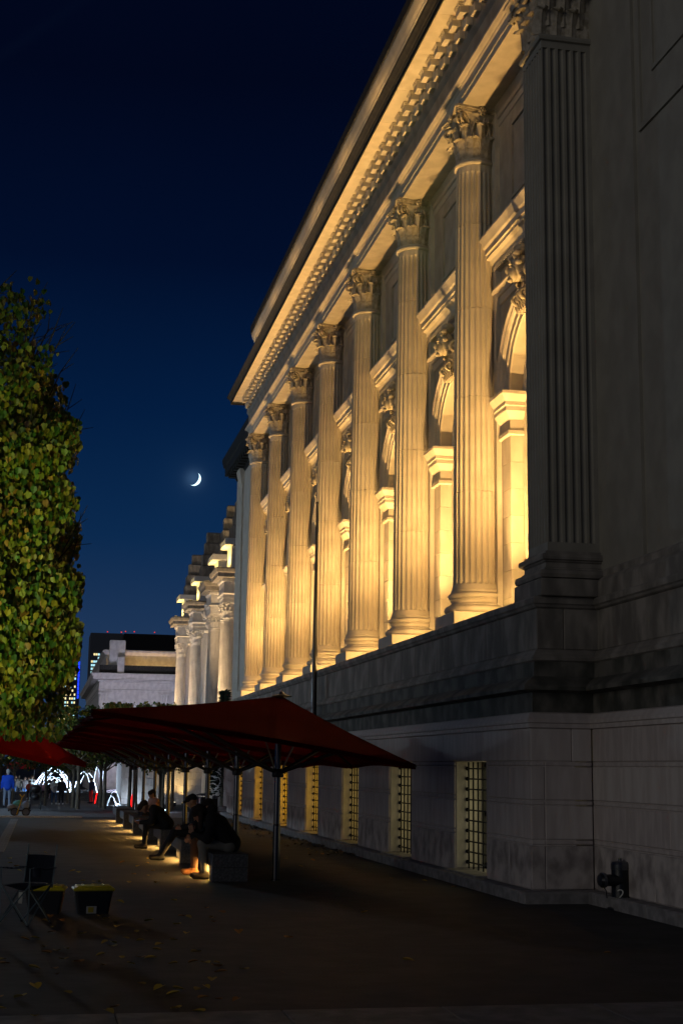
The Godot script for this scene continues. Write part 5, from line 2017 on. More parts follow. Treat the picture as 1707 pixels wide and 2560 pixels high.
func city() -> void:
	var t := thing("office_slab", "dark slab tower with a few lit office windows and red roof beacons far behind the museum", "building", Vector3(14.5, -1.0, -500.0))
	var b := MB.new()
	b.box(Vector3(0, 0, -20), Vector3(11.0, 48.0, 0))
	obj("wall", b, cloth_mat(0.10, 0.11, 0.13), t)
	var r := RandomNumberGenerator.new()
	r.seed = 9
	for j in 6:
		for i in 8:
			if r.randf() < 0.72 and not (i > 3 and j > 3):
				block("window_lit", Vector3(0.5 + i * 0.75, 40.2 - j * 1.25, 0.0), Vector3(1.12 + i * 0.75, 40.9 - j * 1.25, 0.12), M.window_cool if r.randf() < 0.6 else M.window_pale, t, 0.01)
	for x in [5.8, 10.6]:
		var m := MB.new()
		m.tube([Vector3(x, 48.0, -3), Vector3(x, 48.5, -3)], [0.06], 5)
		obj("mast", m, M.black, t)
		var l := MB.new()
		l.blob(Vector3(x, 48.75, -3), Vector3.ONE * 0.2, 8, 6)
		obj("beacon_light", l, M.beacon, t)
	var d := thing("dark_block", "wide black building with red beacons on its roof, right of the slab tower", "building", Vector3(25.6, -1.0, -495.0))
	var c := MB.new()
	c.box(Vector3(0, 0, -20), Vector3(40.0, 47.6, 0))
	c.box(Vector3(4, 47.6, -16), Vector3(16, 48.0, -4))
	obj("wall", c, cloth_mat(0.012, 0.012, 0.014), d)
	for x in [0.6, 3.6, 10.6]:
		var m := MB.new()
		m.tube([Vector3(x, 47.6, -2), Vector3(x, 48.3, -2)], [0.06], 5)
		obj("mast", m, M.black, d)
		var l := MB.new()
		l.blob(Vector3(x, 48.5, -2), Vector3.ONE * 0.2, 8, 6)
		obj("beacon_light", l, M.beacon, d)
	var s := thing("skyscraper", "tall slim skyscraper with lit windows and a blue light stripe behind the clipped tree", "building", Vector3(6.5, -1.0, -700.0))
	var e := MB.new()
	e.box(Vector3(0, 0, -12), Vector3(9.6, 50.0, 0))
	e.box(Vector3(0.8, 50.0, -11), Vector3(7.6, 58.5, -1))
	obj("wall", e, cloth_mat(0.05, 0.06, 0.08), s)
	for j in 22:
		for i in 7:
			if r.randf() < 0.55:
				block("window_lit", Vector3(0.7 + i * 1.05, 56.5 - j * 1.9, -0.98 if j < 4 else 0.0), Vector3(1.4 + i * 1.05, 57.5 - j * 1.9, 0.14), M.window_pale if r.randf() < 0.6 else M.window_cool, s, 0.01)
	for j in 9:
		block("light_stripe", Vector3(8.5, 52.0 - 2.0 * j - 1.7, 0.0), Vector3(9.3, 52.0 - 2.0 * j, 0.2), M.stripe, s, 0.02)


# ------------------------------------------------------------------ the fountain and the people around it
func arc_jet(p: Vector3, q: Vector3, high: float, r: float) -> MB:
	var b := MB.new()
	var pts := []
	var rad := []
	for k in 17:
		var t := k / 16.0
		var m := p.lerp(q, t)
		m.y += high * 4.0 * t * (1.0 - t)
		m += Vector3(sin(k * 2.3), cos(k * 1.7), sin(k * 3.1)) * r * 0.35
		pts.append(m)
		rad.append(r * (0.75 + 0.35 * t + 0.18 * sin(k * 2.9)))
	b.tube(pts, rad, 6)
	for k in 14:          # loose drops around the falling half
		var t := rng.randf_range(0.35, 1.0)
		var m := p.lerp(q, t)
		m.y += high * 4.0 * t * (1.0 - t) - rng.randf_range(0.0, 0.12)
		b.blob(m + Vector3(rng.randf_range(-1, 1), rng.randf_range(-1, 0.5), rng.randf_range(-1, 1)) * r * 2.2, Vector3.ONE * r * rng.randf_range(0.2, 0.4), 5, 4)
	return b


func fountain() -> void:
	var gy := -0.92
	var c := Vector3(4.5, gy, -119.8)
	var f := thing("fountain_basin", "round dark granite fountain basin with a broad rim that people sit on", "fountain", c)
	var b := MB.new()
	b.lathe([Vector2(7.2, 0.0), Vector2(7.2, 0.48)], 72)
	b.lathe([Vector2(8.0, 0.0), Vector2(8.0, 0.44), Vector2(8.1, 0.46), Vector2(8.1, 0.58), Vector2(8.06, 0.62), Vector2(7.2, 0.62), Vector2(7.15, 0.5)], 72)
	obj("rim", b, M.basin, f)
	var wt := MB.new()
	wt.lathe([Vector2(7.3, 0.42), Vector2(0.0, 0.43)], 48)
	obj("water", wt, M.pool, f)
	var r := RandomNumberGenerator.new()
	r.seed = 31
	for k in 11:
		var s := k / 10.0
		var lab: String = "lit water arch, %s from the front of the crowded cluster left of the trunks" % ["first", "second", "third", "fourth", "fifth", "sixth", "seventh", "eighth", "ninth", "tenth", "eleventh", "twelfth", "thirteenth"][k]
		var p := Vector3(-0.75 + 0.9 * s + r.randf_range(-0.1, 0.1), gy + 0.45, -117.6 - 3.0 * s)
		var q := Vector3(2.2 + 0.5 * s + r.randf_range(-0.15, 0.15), gy + 0.45, -117.0 - 3.5 * s)
		if k % 3 == 1:
			p.x += 0.5
			q.x -= 0.6
		var h := (1.15 if k % 3 == 1 else 1.95) + r.randf_range(-0.15, 0.2)
		tag(obj("glowing_water_jet", arc_jet(p, q, h, 0.022), M.jet), lab, "water jet", "lit water arches of the fountain")
	var singles := [[Vector3(2.6, 0, -118.5), Vector3(4.05, 0, -117.5), 1.7, "lit water arch falling just right of the tree trunks"], [Vector3(2.9, 0, -119.5), Vector3(4.5, 0, -118.0), 1.6, "second lit water arch falling right of the tree trunks"],
		[Vector3(4.1, 0, -118), Vector3(4.7, 0, -117.4), 2.1, "narrow tall lit water arch beside the person in red trousers"], [Vector3(4.8, 0, -118.5), Vector3(5.15, 0, -118), 2.0, "slim lit water arch behind the pale trunks"],
		[Vector3(7.2, 0, -118.0), Vector3(8.5, 0, -117.0), 1.35, "lit water arch framed by two tree trunks near the red lantern"], [Vector3(7.0, 0, -119.0), Vector3(7.9, 0, -117.0), 1.3, "steep lit water arch crossing the one by the red lantern"],
		[Vector3(6.3, 0, -119.0), Vector3(7.2, 0, -117.5), 1.25, "lit water arch starting left of the red lantern"], [Vector3(9.2, 0, -117.5), Vector3(10.2, 0, -117.0), 0.75, "small lit water arch behind the parasol poles"]]
	for s in singles:
		var p: Vector3 = s[0]
		var q: Vector3 = s[1]
		p.y = gy + 0.45
		q.y = gy + 0.45
		tag(obj("glowing_water_jet", arc_jet(p, q, s[2], 0.026), M.jet), s[3], "water jet", "lit water arches of the fountain")
	for s in [[Vector3(4.45, 0.35, -98.0), Vector3(5.3, -0.75, -98.6), 0.75, "low lit water arch nearest to the benches"], [Vector3(4.4, 0.25, -98.4), Vector3(5.0, -0.8, -98.0), 0.35, "faint lit water arch crossing the lowest one"]]:
		var p: Vector3 = s[0]
		p.y = -0.88
		var q: Vector3 = s[1]
		q.y = -0.88
		tag(obj("glowing_water_jet", arc_jet(p, q, s[2] + 0.25, 0.024), M.jet), s[3], "water jet", "lit water arches of the fountain")
	var lamps := [[Vector3(-0.4, gy + 0.6, -117.2), 5.0], [Vector3(1.3, gy + 0.6, -116.4), 7.0], [Vector3(2.3, gy + 0.6, -118.0), 5.0], [Vector3(4.0, gy + 0.6, -117.3), 3.0], [Vector3(5.1, gy + 0.12, -97.7), 0.7], [Vector3(6.4, gy + 0.1, -103.0), 0.5], [Vector3(7.6, gy + 0.6, -117.0), 2.4], [Vector3(8.9, gy + 0.65, -116.6), 1.2], [Vector3(9.6, gy + 0.65, -116.6), 1.2], [Vector3(4.75, 0.06, -56.4), 0.10]]
	var lab2 := ["lamp under the left edge of the crowded water arches", "lamp in the middle of the crowded water arches", "lamp at the right end of the crowded water arches", "lamp by the person in red trousers", "small round ground lamp at the lowest water arch", "small round ground lamp left of the red lantern", "lamp below the water arch by the red lantern", "bright lamp on the rim behind the parasol poles", "second bright lamp on the rim behind the parasol poles", "small round ground lamp beyond the last benches"]
	for k in lamps.size():
		var o := thing("fountain_lamp", lab2[k], "lamp", lamps[k][0], "round lamps of the fountain")
		var d := MB.new()
		d.lathe([Vector2(0, -0.1), Vector2(0.11, -0.1), Vector2(0.11, -0.01), Vector2(0, -0.01)], 14)
		obj("housing", d, M.black, o)
		var e := MB.new()
		e.blob(Vector3(0, 0.0, 0), Vector3(0.10, 0.05, 0.10), 12, 6)
		obj("bulb_lit", e, M.lamp_white, o)
		var l := OmniLight3D.new()
		l.name = "lamp_glow"
		l.light_color = Color(0.80, 0.90, 1.0)
		l.light_energy = lamps[k][1] * 3.0
		l.omni_range = 40
		l.omni_attenuation = 2.0
		l.light_size = 0.08
		l.shadow_enabled = true
		o.add_child(l)
		l.position = Vector3(0, 0.14, 0)


var proto := {}


func far_person(kind: String, label: String, at: Vector3, face_deg: float, col: Array, tall := 1.0, group := "people around the fountain") -> void:
	# col: jacket, trousers, hair or cap, shoes
	var o: Node3D
	if proto.has(kind):
		o = proto[kind].duplicate()
		o.name = numbered("person", self)
		add_child(o, true)
	else:
		o = node("person")
		proto[kind] = o
		var skin := cloth_mat(0.36, 0.21, 0.14)
		var J := {}
		if kind == "sit":
			J = {"pelvis": Vector3(0, 0.70, 0), "chest": Vector3(0, 1.0, -0.06), "neck": Vector3(0, 1.2, -0.08), "head": Vector3(0, 1.34, -0.12), "face": Vector3(0, -0.2, -0.98).normalized(),
				"shoulder": pair(Vector3(0, 1.13, -0.06), 0.19), "elbow": pair(Vector3(0, 0.86, -0.12), 0.24), "wrist": pair(Vector3(0, 0.84, -0.36), 0.09), "hand": dirs(Vector3(0, 0, -1)), "palm": dirs(Vector3(0, -1, 0)),
				"hip": pair(Vector3(0, 0.68, -0.03), 0.1), "knee": pair(Vector3(0, 0.66, -0.46), 0.12), "ankle": pair(Vector3(0, 0.2, -0.46), 0.12), "toe": pair(Vector3(0, 0.15, -0.64), 0.13)}
		else:
			var up := kind == "stand_phone"
			J = {"pelvis": Vector3(0, 0.95, 0), "chest": Vector3(0, 1.26, 0.01), "neck": Vector3(0, 1.48, 0.0), "head": Vector3(0, 1.62, -0.03), "face": Vector3(0, -0.12, -0.99).normalized(),
				"shoulder": pair(Vector3(0, 1.41, 0.0), 0.19), "elbow": pair(Vector3(0, 1.15, -0.08 if up else 0.03), 0.25), "wrist": pair(Vector3(0, 1.38 if up else 0.90, -0.33 if up else -0.02), 0.07 if up else 0.27), "hand": dirs(Vector3(0, 0.9, -0.2) if up else Vector3(0, -1, 0)), "palm": dirs(Vector3(0, 0, -1)),
				"hip": pair(Vector3(0, 0.92, 0), 0.095), "knee": pair(Vector3(0, 0.50, -0.03), 0.11), "ankle": pair(Vector3(0, 0.10, 0.03), 0.12), "toe": pair(Vector3(0, 0.045, -0.15), 0.15)}
			if kind == "stand_phone":
				J.knee[0] = Vector3(-0.13, 0.5, -0.1)
				J.ankle[0] = Vector3(-0.16, 0.1, -0.06)
				J.toe[0] = Vector3(-0.2, 0.045, -0.22)
		figure(o, J, {"skin": skin, "jacket": skin, "trousers": skin, "shoes": skin, "hair": skin}, 1.0, 0.042, {"hair": "short", "puff": 1.06})
	tag(o, label, "person", group)
	o.position = at
	o.rotation.y = deg_to_rad(face_deg)
	o.scale = Vector3.ONE * tall
	for c in o.get_children():
		var n := String(c.name)
		if n.begins_with("jacket"):
			c.material_override = col[0]
		elif n.begins_with("trousers"):
			c.material_override = col[1]
		elif n.begins_with("hair"):
			c.material_override = col[2]
		elif n.begins_with("shoes"):
			c.material_override = col[3]


func crowd() -> void:
	var k := func(r, g, b): return cloth_mat(r, g, b)
	var dark := cloth_mat(0.012, 0.013, 0.018)
	var jean := cloth_mat(0.04, 0.10, 0.22)
	var white := cloth_mat(0.6, 0.62, 0.64)
	var brown := cloth_mat(0.035, 0.02, 0.012)
	var g := -0.92
	far_person("stand_phone", "person in a pale jacket and blue jeans holding up a phone beside the tree trunks", Vector3(0.92, g, -101.5), 200, [white, jean, brown, white], 0.98)
	far_person("stand", "person all in black with white shoes standing next to the pale jacketed one", Vector3(1.42, g, -101.0), 160, [dark, dark, dark, white], 1.02)
	var blue := cloth_mat(0.015, 0.11, 0.85)
	far_person("stand", "person in a bright blue vest seen from behind by the hand cart", Vector3(-1.50, ground_y(-69.0), -69.0), 5, [blue, cloth_mat(0.28, 0.36, 0.5), white, dark], 1.0)
	far_person("sit", "person in a dark red jacket sitting on the fountain rim", Vector3(-0.78, g, -112.3), 175, [cloth_mat(0.30, 0.045, 0.03), dark, brown, white])
	far_person("sit", "person in a pink coat sitting on the fountain rim", Vector3(0.10, g, -112.2), 190, [cloth_mat(0.5, 0.30, 0.42), dark, brown, cloth_mat(0.05, 0.3, 0.3)])
	far_person("sit", "person in dark clothes sitting on the fountain rim beside the pink coat", Vector3(0.70, g, -112.0), 180, [dark, dark, dark, brown])
	far_person("stand", "person in a dark coat with trousers coloured as if lit red standing right of the tree trunks", Vector3(3.55, g, -104.6), 120, [cloth_mat(0.015, 0.02, 0.06), cloth_mat(0.55, 0.02, 0.02), dark, dark], 1.02)  # red light on the trousers put into their cloth colour
	far_person("stand_phone", "person in a pale grey coat standing left of the water arches", Vector3(-0.68, g, -121.5), 200, [cloth_mat(0.4, 0.42, 0.42), dark, brown, dark])
	var tints := [[0.05, 0.05, 0.07], [0.22, 0.18, 0.14], [0.02, 0.03, 0.06], [0.10, 0.09, 0.08], [0.06, 0.05, 0.05], [0.30, 0.28, 0.26], [0.02, 0.02, 0.02], [0.12, 0.05, 0.05]]
	for i in 16:
		var t: Array = tints[i % 8]
		far_person("stand" if i % 3 else "stand_phone", "distant figure in the crowd standing at the far left beyond the fountain", Vector3(-4.6 + 0.27 * i + rng.randf_range(-0.2, 0.2), g, -114.0 - rng.randf_range(0.0, 24.0)), rng.randf_range(0, 360), [cloth_mat(t[0], t[1], t[2]), dark if i % 2 else jean, brown, dark], rng.randf_range(0.92, 1.05), "crowd at the far left")
	var wand := MB.new()
	wand.tube([Vector3(0, 0, 0), Vector3(0.12, 0.75, 0)], [0.035], 8)
	tag(obj("light_wand", wand, M.red_glow, self, Vector3(3.82, g + 0.02, -104.3)), "glowing red light wand leaning beside the red trousers", "light wand")


func cart_and_stroller() -> void:
	var o := thing("hand_cart", "loaded hand cart with two black wheels and a yellow handle near the blue vested person", "cart", Vector3(-0.64, 0, -51.4))
	for s in [-1.0, 1.0]:
		var t := MB.new()
		t.lathe([Vector2(0.10, -0.03), Vector2(0.135, -0.03), Vector2(0.145, 0.0), Vector2(0.135, 0.03), Vector2(0.10, 0.03), Vector2(0.10, -0.03)], 18)
		var u := MB.new()
		u.add(t, Transform3D(Basis(Vector3.RIGHT, PI / 2), Vector3(s * 0.19, 0.145, 0.2)))
		obj("wheel", u, M.black, o)
		var h := MB.new()
		h.lathe([Vector2(0.0, -0.02), Vector2(0.10, -0.02), Vector2(0.10, 0.02), Vector2(0, 0.02)], 12)
		var h2 := MB.new()
		h2.add(h, Transform3D(Basis(Vector3.RIGHT, PI / 2), Vector3(s * 0.19, 0.145, 0.2)))
		obj("hub", h2, M.steel, o)
	block("bed", Vector3(-0.42, 0.16, -0.2), Vector3(0.36, 0.21, 0.22), M.black, o, 0.01)
	var hd := MB.new()
	hd.tube([Vector3(-0.12, 0.06, 0.26), Vector3(-0.02, 0.4, 0.26), Vector3(0.04, 0.64, 0.27), Vector3(-0.05, 0.74, 0.27)], [0.02], 6)
	hd.tube([Vector3(0.04, 0.64, 0.27), Vector3(0.12, 0.73, 0.27)], [0.02], 6)
	obj("handle", hd, cloth_mat(0.55, 0.36, 0.02), o)
	var lumps := [["grey_bag", Vector3(-0.3, 0.30, 0.0), Vector3(0.17, 0.10, 0.17), cloth_mat(0.22, 0.22, 0.24), "grey soft bag lying on the hand cart"], ["teal_bag", Vector3(-0.12, 0.43, 0.02), Vector3(0.15, 0.09, 0.13), cloth_mat(0.12, 0.4, 0.42), "pale teal bag on top of the hand cart load"], ["blue_bag", Vector3(0.16, 0.36, 0.0), Vector3(0.13, 0.14, 0.14), cloth_mat(0.25, 0.33, 0.5), "pale blue bundle at the right end of the hand cart"]]
	for l in lumps:
		var b := MB.new()
		b.blob(l[1], l[2], 12, 8)
		b.blob(l[1] + Vector3(0.04, l[2].y * 0.8, 0), l[2] * 0.45, 10, 6)
		tag(obj(l[0], b, l[3], self, o.position), l[4], "bag")
	var s := thing("stroller", "dark stroller with a folded hood parked right of the hand cart", "stroller", Vector3(-0.18, ground_y(-60.0), -60.0))
	for q in [[-0.22, 0.3], [0.22, 0.3], [-0.2, -0.3], [0.2, -0.3]]:
		var t := MB.new()
		t.lathe([Vector2(0.0, -0.025), Vector2(0.10, -0.025), Vector2(0.11, 0.0), Vector2(0.10, 0.025), Vector2(0, 0.025)], 14)
		var u := MB.new()
		u.add(t, Transform3D(Basis(Vector3.BACK, PI / 2), Vector3(q[0], 0.11, q[1])))
		obj("wheel", u, M.black, s)
	var fr := MB.new()
	for k in [-1.0, 1.0]:
		fr.tube([Vector3(k * 0.22, 0.11, -0.3), Vector3(k * 0.22, 0.6, 0.1), Vector3(k * 0.22, 1.0, 0.42)], [0.016], 6)
		fr.tube([Vector3(k * 0.22, 0.11, 0.3), Vector3(k * 0.22, 0.62, 0.0)], [0.016], 6)
	fr.tube([Vector3(-0.22, 1.0, 0.42), Vector3(0.22, 1.0, 0.42)], [0.018], 6)
	obj("frame", fr, M.frame_metal, s)
	var st := MB.new()
	st.blob(Vector3(0, 0.5, 0), Vector3(0.2, 0.14, 0.3), 12, 8)
	obj("seat", st, M.black, s)
	var hood := MB.new()
	hood.blob(Vector3(0, 0.82, 0.05), Vector3(0.22, 0.18, 0.24), 12, 8)
	obj("hood", hood, M.black, s)


func small_trees() -> void:
	var r := RandomNumberGenerator.new()
	r.seed = 55
	var first: Node3D
	var list := [[1.52, -69.8, "pale tree trunk second in the cluster of trunks left of centre"], [1.56, -62.5, "nearest tree of the trunk cluster left of centre"], [1.95, -106.0, "farthest tree of the trunk cluster left of centre"], [2.05, -96.0, "tree behind the trunk cluster, beside the person in black"],
		[2.93, -73.3, "tree with a pale trunk right of the person in red trousers"], [2.72, -63.5, "dark trunked tree just right of the red trousers"], [3.86, -64.5, "slim tree left of the red lantern"], [3.72, -58.6, "slim tree right of the red lantern"],
		[5.75, -69.8, "tree behind the third parasol pole"], [7.6, -94.0, "tree in front of the warm lit terrace wall"], [5.37, -60.5, "tree seen between two parasol poles before the terrace wall"], [6.1, -76.0, "tree close to the warm uplight of the terrace wall"],
		[-2.3, -46.0, "tree with yellow lit leaves above the blue vested person"], [-1.9, -57.0, "tree with lit leaves behind the leaning parasol pole"], [-1.5, -84.0, "tree whose low leaves hang over the distant crowd"], [0.3, -88.0, "tree whose low leaves hang above the water arches"]]
	for e in list:
		var at := Vector3(e[0], ground_y(e[1]), e[1])
		if first:
			var c := copy(first, "plaza_tree", e[2], at, r.randf() * TAU)
			c.scale = Vector3.ONE * r.randf_range(0.94, 1.06)
			continue
		var o := thing("plaza_tree", e[2], "tree", at, "small clipped trees of the plaza")
		first = o
		var b := MB.new()
		b.tube([Vector3(0, -0.05, 0), Vector3(0.01, 0.9, 0.01), Vector3(-0.02, 1.9, 0), Vector3(0.02, 3.4, 0.02)], [0.10, 0.075, 0.07, 0.025], 9)
		obj("trunk", b, M.bark, o)
		for k in 9:
			var a := TAU * k / 9.0
			var y := 1.7 + 0.12 * (k % 4)
			var l := MB.new()
			l.tube([Vector3(0, y, 0), Vector3(cos(a) * 0.55, y + 0.38, sin(a) * 0.55), Vector3(cos(a) * 1.15, y + 0.62, sin(a) * 1.15)], [0.035, 0.022, 0.008], 5)
			obj("limb", l, M.bark, o)
		var items := []
		while items.size() < 1500:
			var p := Vector3(r.randf_range(-1.35, 1.35), r.randf_range(1.95, 4.1), r.randf_range(-1.35, 1.35))
			var d := maxf(absf(p.x), absf(p.z)) / 1.3
			if r.randf() > 0.25 + 0.75 * maxf(d, absf(p.y - 3.0) / 1.1):
				continue
			if p.y < 2.25 + 0.16 * sin(p.x * 5.0) + 0.14 * sin(p.z * 6.0):
				continue
			var s := r.randf_range(0.09, 0.16)
			items.append([Transform3D(Basis.from_euler(Vector3(r.randf_range(2.2, 4.0), r.randf() * TAU, r.randf_range(-0.8, 0.8))).scaled(Vector3.ONE * s), p), leaf_color(r) * 0.8])
		scatter("crown", leaf_mesh(), M.leaf, items, o)
	# two warm uplights make the low leaves at the left glow
	for k in 2:
		var z: float = [-46.0, -58.0][k]
		var f := thing("tree_uplight", ["uplight at the foot of the tree above the blue vested person", "uplight at the foot of the tree behind the leaning parasol pole"][k], "floodlight", Vector3(-3.1, 0, z + 1.0), "uplights under the plaza trees")
		block("housing", Vector3(-0.09, 0.0, -0.09), Vector3(0.09, 0.12, 0.09), M.black, f)
		obj("lens_lit", stone_box(Vector3(0.12, 0.01, 0.12), 0.002), glow(Color(1, 0.9, 0.6), 1.5), f, Vector3(0, 0.127, 0))
		var l := SpotLight3D.new()
		l.name = "lamp"
		l.light_color = Color(1.0, 0.9, 0.55)
		l.light_energy = 7.0
		l.spot_range = 20
		l.spot_attenuation = 2.0
		l.spot_angle = 50
		l.spot_angle_attenuation = 1.0
		l.shadow_enabled = true
		f.add_child(l)
		l.look_at_from_position(f.position + Vector3(0, 0.2, 0), Vector3(-1.6, 2.6, z))
	var w := ["left", "middle", "right"]
	for k in 3:
		var c := copy(first, "park_tree", "large dark tree on the far %s behind the crowd" % w[k], Vector3(-11.0 + 6.0 * k, -3.5, -175.0 - 12.0 * k), 0.7 * k)
		c.scale = Vector3(3.4, 2.4, 3.0)
		c.remove_meta("group")


func conifer() -> void:
	var o := thing("christmas_tree", "small dark decorated conifer against the far end of the museum wing", "tree", Vector3(8.75, ground_y(-71.0), -71.0))
	var b := MB.new()
	b.tube([Vector3(0, 0, 0), Vector3(0, 5.8, 0)], [0.12, 0.02], 8)
	obj("trunk", b, M.bark, o)
	var r := RandomNumberGenerator.new()
	r.seed = 3
	var needle := MB.new()
	needle.tube([Vector3(0, 0, 0), Vector3(0, 0.5, 0.05), Vector3(0, 1.0, -0.02)], [0.16, 0.13, 0.02], 5)
	var items := []
	for k in 900:
		var y := pow(r.randf(), 0.8) * 5.2 + 0.6
		var a := r.randf() * TAU
		var l := (6.2 - y) * 0.19 * (0.8 + 0.2 * sin(y * 9.0))
		var d := Vector3(cos(a), -0.15, sin(a))
		var p := Vector3(0, y, 0) + d * l * r.randf_range(0.3, 0.9)
		var bs := Basis(Quaternion(Vector3.UP, (d + Vector3(0, r.randf_range(-0.1, 0.5), 0)).normalized())).scaled(Vector3.ONE * r.randf_range(0.18, 0.32))
		items.append([Transform3D(bs, p), Color(0.012, 0.03, 0.016) * r.randf_range(0.6, 1.4)])
	scatter("needles", needle.mesh(), M.dry_leaf, items, o)
	for k in 14:
		var y := 2.2 + 0.26 * k
		var a := k * 2.4
		var ball := MB.new()
		ball.blob(Vector3(cos(a), 0, sin(a)) * (6.2 - y) * 0.185 + Vector3(0, y, 0), Vector3.ONE * 0.075, 8, 6)
		obj("bauble", ball, cloth_mat(0.5, 0.03, 0.03) if k % 2 else cloth_mat(0.55, 0.5, 0.42), o)


func street_bits() -> void:
	var o := thing("litter_bin", "round dark litter bin with a raised lid near the far benches", "litter bin", Vector3(6.3, 0, -57.6))
	var b := MB.new()
	b.lathe([Vector2(0, 0), Vector2(0.19, 0.0), Vector2(0.20, 0.05), Vector2(0.21, 0.52), Vector2(0.22, 0.54), Vector2(0.22, 0.57), Vector2(0, 0.57)], 20)
	obj("drum", b, M.black_paint, o)
	var l := MB.new()
	l.lathe([Vector2(0, 0.64), Vector2(0.24, 0.64), Vector2(0.24, 0.665), Vector2(0.12, 0.70), Vector2(0, 0.71)], 20)
	obj("lid", l, M.black_paint, o)
	for k in 4:
		var a := TAU * k / 4.0
		block("lid_post", Vector3(cos(a) * 0.18 - 0.012, 0.57, sin(a) * 0.18 - 0.012), Vector3(cos(a) * 0.18 + 0.012, 0.639, sin(a) * 0.18 + 0.012), M.black_paint, o, 0.003)
	var r := thing("red_lantern", "slim glowing red lantern on a short stem between two thin trunks", "lantern", Vector3(3.50, 0, -56.6))
	var s := MB.new()
	s.lathe([Vector2(0, 0), Vector2(0.07, 0), Vector2(0.07, 0.02), Vector2(0.025, 0.04), Vector2(0.025, 0.18), Vector2(0, 0.18)], 12)
	obj("stem", s, M.black_paint, r)
	var g := MB.new()
	g.lathe([Vector2(0.0, 0.18), Vector2(0.03, 0.19), Vector2(0.055, 0.28), Vector2(0.06, 0.42), Vector2(0.045, 0.58), Vector2(0.02, 0.67), Vector2(0, 0.69)], 14)
	obj("glowing_shade", g, M.red_glow, r)
	var q := OmniLight3D.new()
	q.name = "lamp_glow"
	q.light_color = Color(1.0, 0.10, 0.08)
	q.light_energy = 0.25
	q.omni_range = 12
	q.omni_attenuation = 2.0
	q.light_size = 0.05
	q.shadow_enabled = true
	r.add_child(q)
	q.position = Vector3(0, 0.42, 0.12)
	var sg := thing("stop_light", "tiny red light on a post in the dark street at the far left", "traffic light", Vector3(-3.2, -0.92, -185.0))
	var p := MB.new()
	p.tube([Vector3(0, 0, 0), Vector3(0, 4.4, 0)], [0.06], 6)
	obj("post", p, M.black, sg)
	block("head", Vector3(-0.16, 3.6, -0.12), Vector3(0.16, 4.5, 0.12), M.black, sg, 0.03)
	var bl := MB.new()
	bl.blob(Vector3(0, 4.25, 0.14), Vector3(0.14, 0.14, 0.06), 10, 6)
	obj("red_lamp", bl, M.beacon, sg)
	var aw := thing("red_awning", "small red stall awning glowing dimly behind the distant crowd", "awning", Vector3(-2.0, -0.92, -150.0))
	var a := MB.new()
	a.sweep(strip([Vector2(0.0, 2.2), Vector2(0.9, 2.25), Vector2(0.0, 2.9)], -0.05), [Vector2(1.4, 0.0), Vector2(-1.4, 0.0)])
	obj("canopy", a, cloth_mat(0.55, 0.02, 0.03), aw)
	for x in [-1.3, 1.3]:
		var po := MB.new()
		po.tube([Vector3(x, 0, 0), Vector3(x, 2.3, 0)], [0.04], 6)
		obj("post", po, M.steel, aw)


func added_plaza_lamp() -> void:  # lamp added out of view to light the crowd, trunks and ground
	var o := thing("added_plaza_lamp", "added cool white lamp post, unseen outside the left edge, that lights the crowd", "added lamp", Vector3(-7.2, 0.0, -57.0))
	var b := MB.new()
	b.lathe([Vector2(0, 0), Vector2(0.16, 0), Vector2(0.16, 0.1), Vector2(0.07, 0.3), Vector2(0.05, 5.0), Vector2(0, 5.0)], 12)
	obj("post", b, M.black_paint, o)
	var g := MB.new()
	g.blob(Vector3(0, 5.2, 0), Vector3.ONE * 0.2, 14, 10)
	obj("lamp_globe", g, glow(Color(0.85, 0.93, 1.0), 4.0), o)
	var l := OmniLight3D.new()
	l.name = "lamp_glow"
	l.light_color = Color(0.78, 0.90, 1.0)
	l.light_energy = 46.0
	l.omni_range = 80
	l.omni_attenuation = 2.0
	l.light_size = 0.2
	l.shadow_enabled = true
	o.add_child(l)
	l.position = Vector3(0, 5.2, 0)


func far_materials() -> void:
	M.window_cool = glow(Color(0.72, 0.95, 1.0), 1.1)
	M.window_pale = glow(Color(1.0, 0.92, 0.66), 1.1)
	M.beacon = glow(Color(1.0, 0.2, 0.1), 1.3)
	M.stripe = glow(Color(0.12, 0.25, 1.0), 1.6)
	M.lamp_white = glow(Color(0.8, 0.92, 1.0), 4.0)
	M.red_glow = glow(Color(1.0, 0.07, 0.06), 3.0)
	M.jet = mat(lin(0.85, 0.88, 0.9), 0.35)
	M.jet.emission_enabled = true  # faint glow stands in for lamp light caught in the water
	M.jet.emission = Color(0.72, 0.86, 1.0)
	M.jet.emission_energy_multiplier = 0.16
	M.pool = mat(lin(0.02, 0.03, 0.035), 0.08)
	M.basin = stone(lin(0.05, 0.055, 0.06), lin(0.11, 0.115, 0.125), Vector3(1.5, 1.5, 1.5), 71, 0.5)


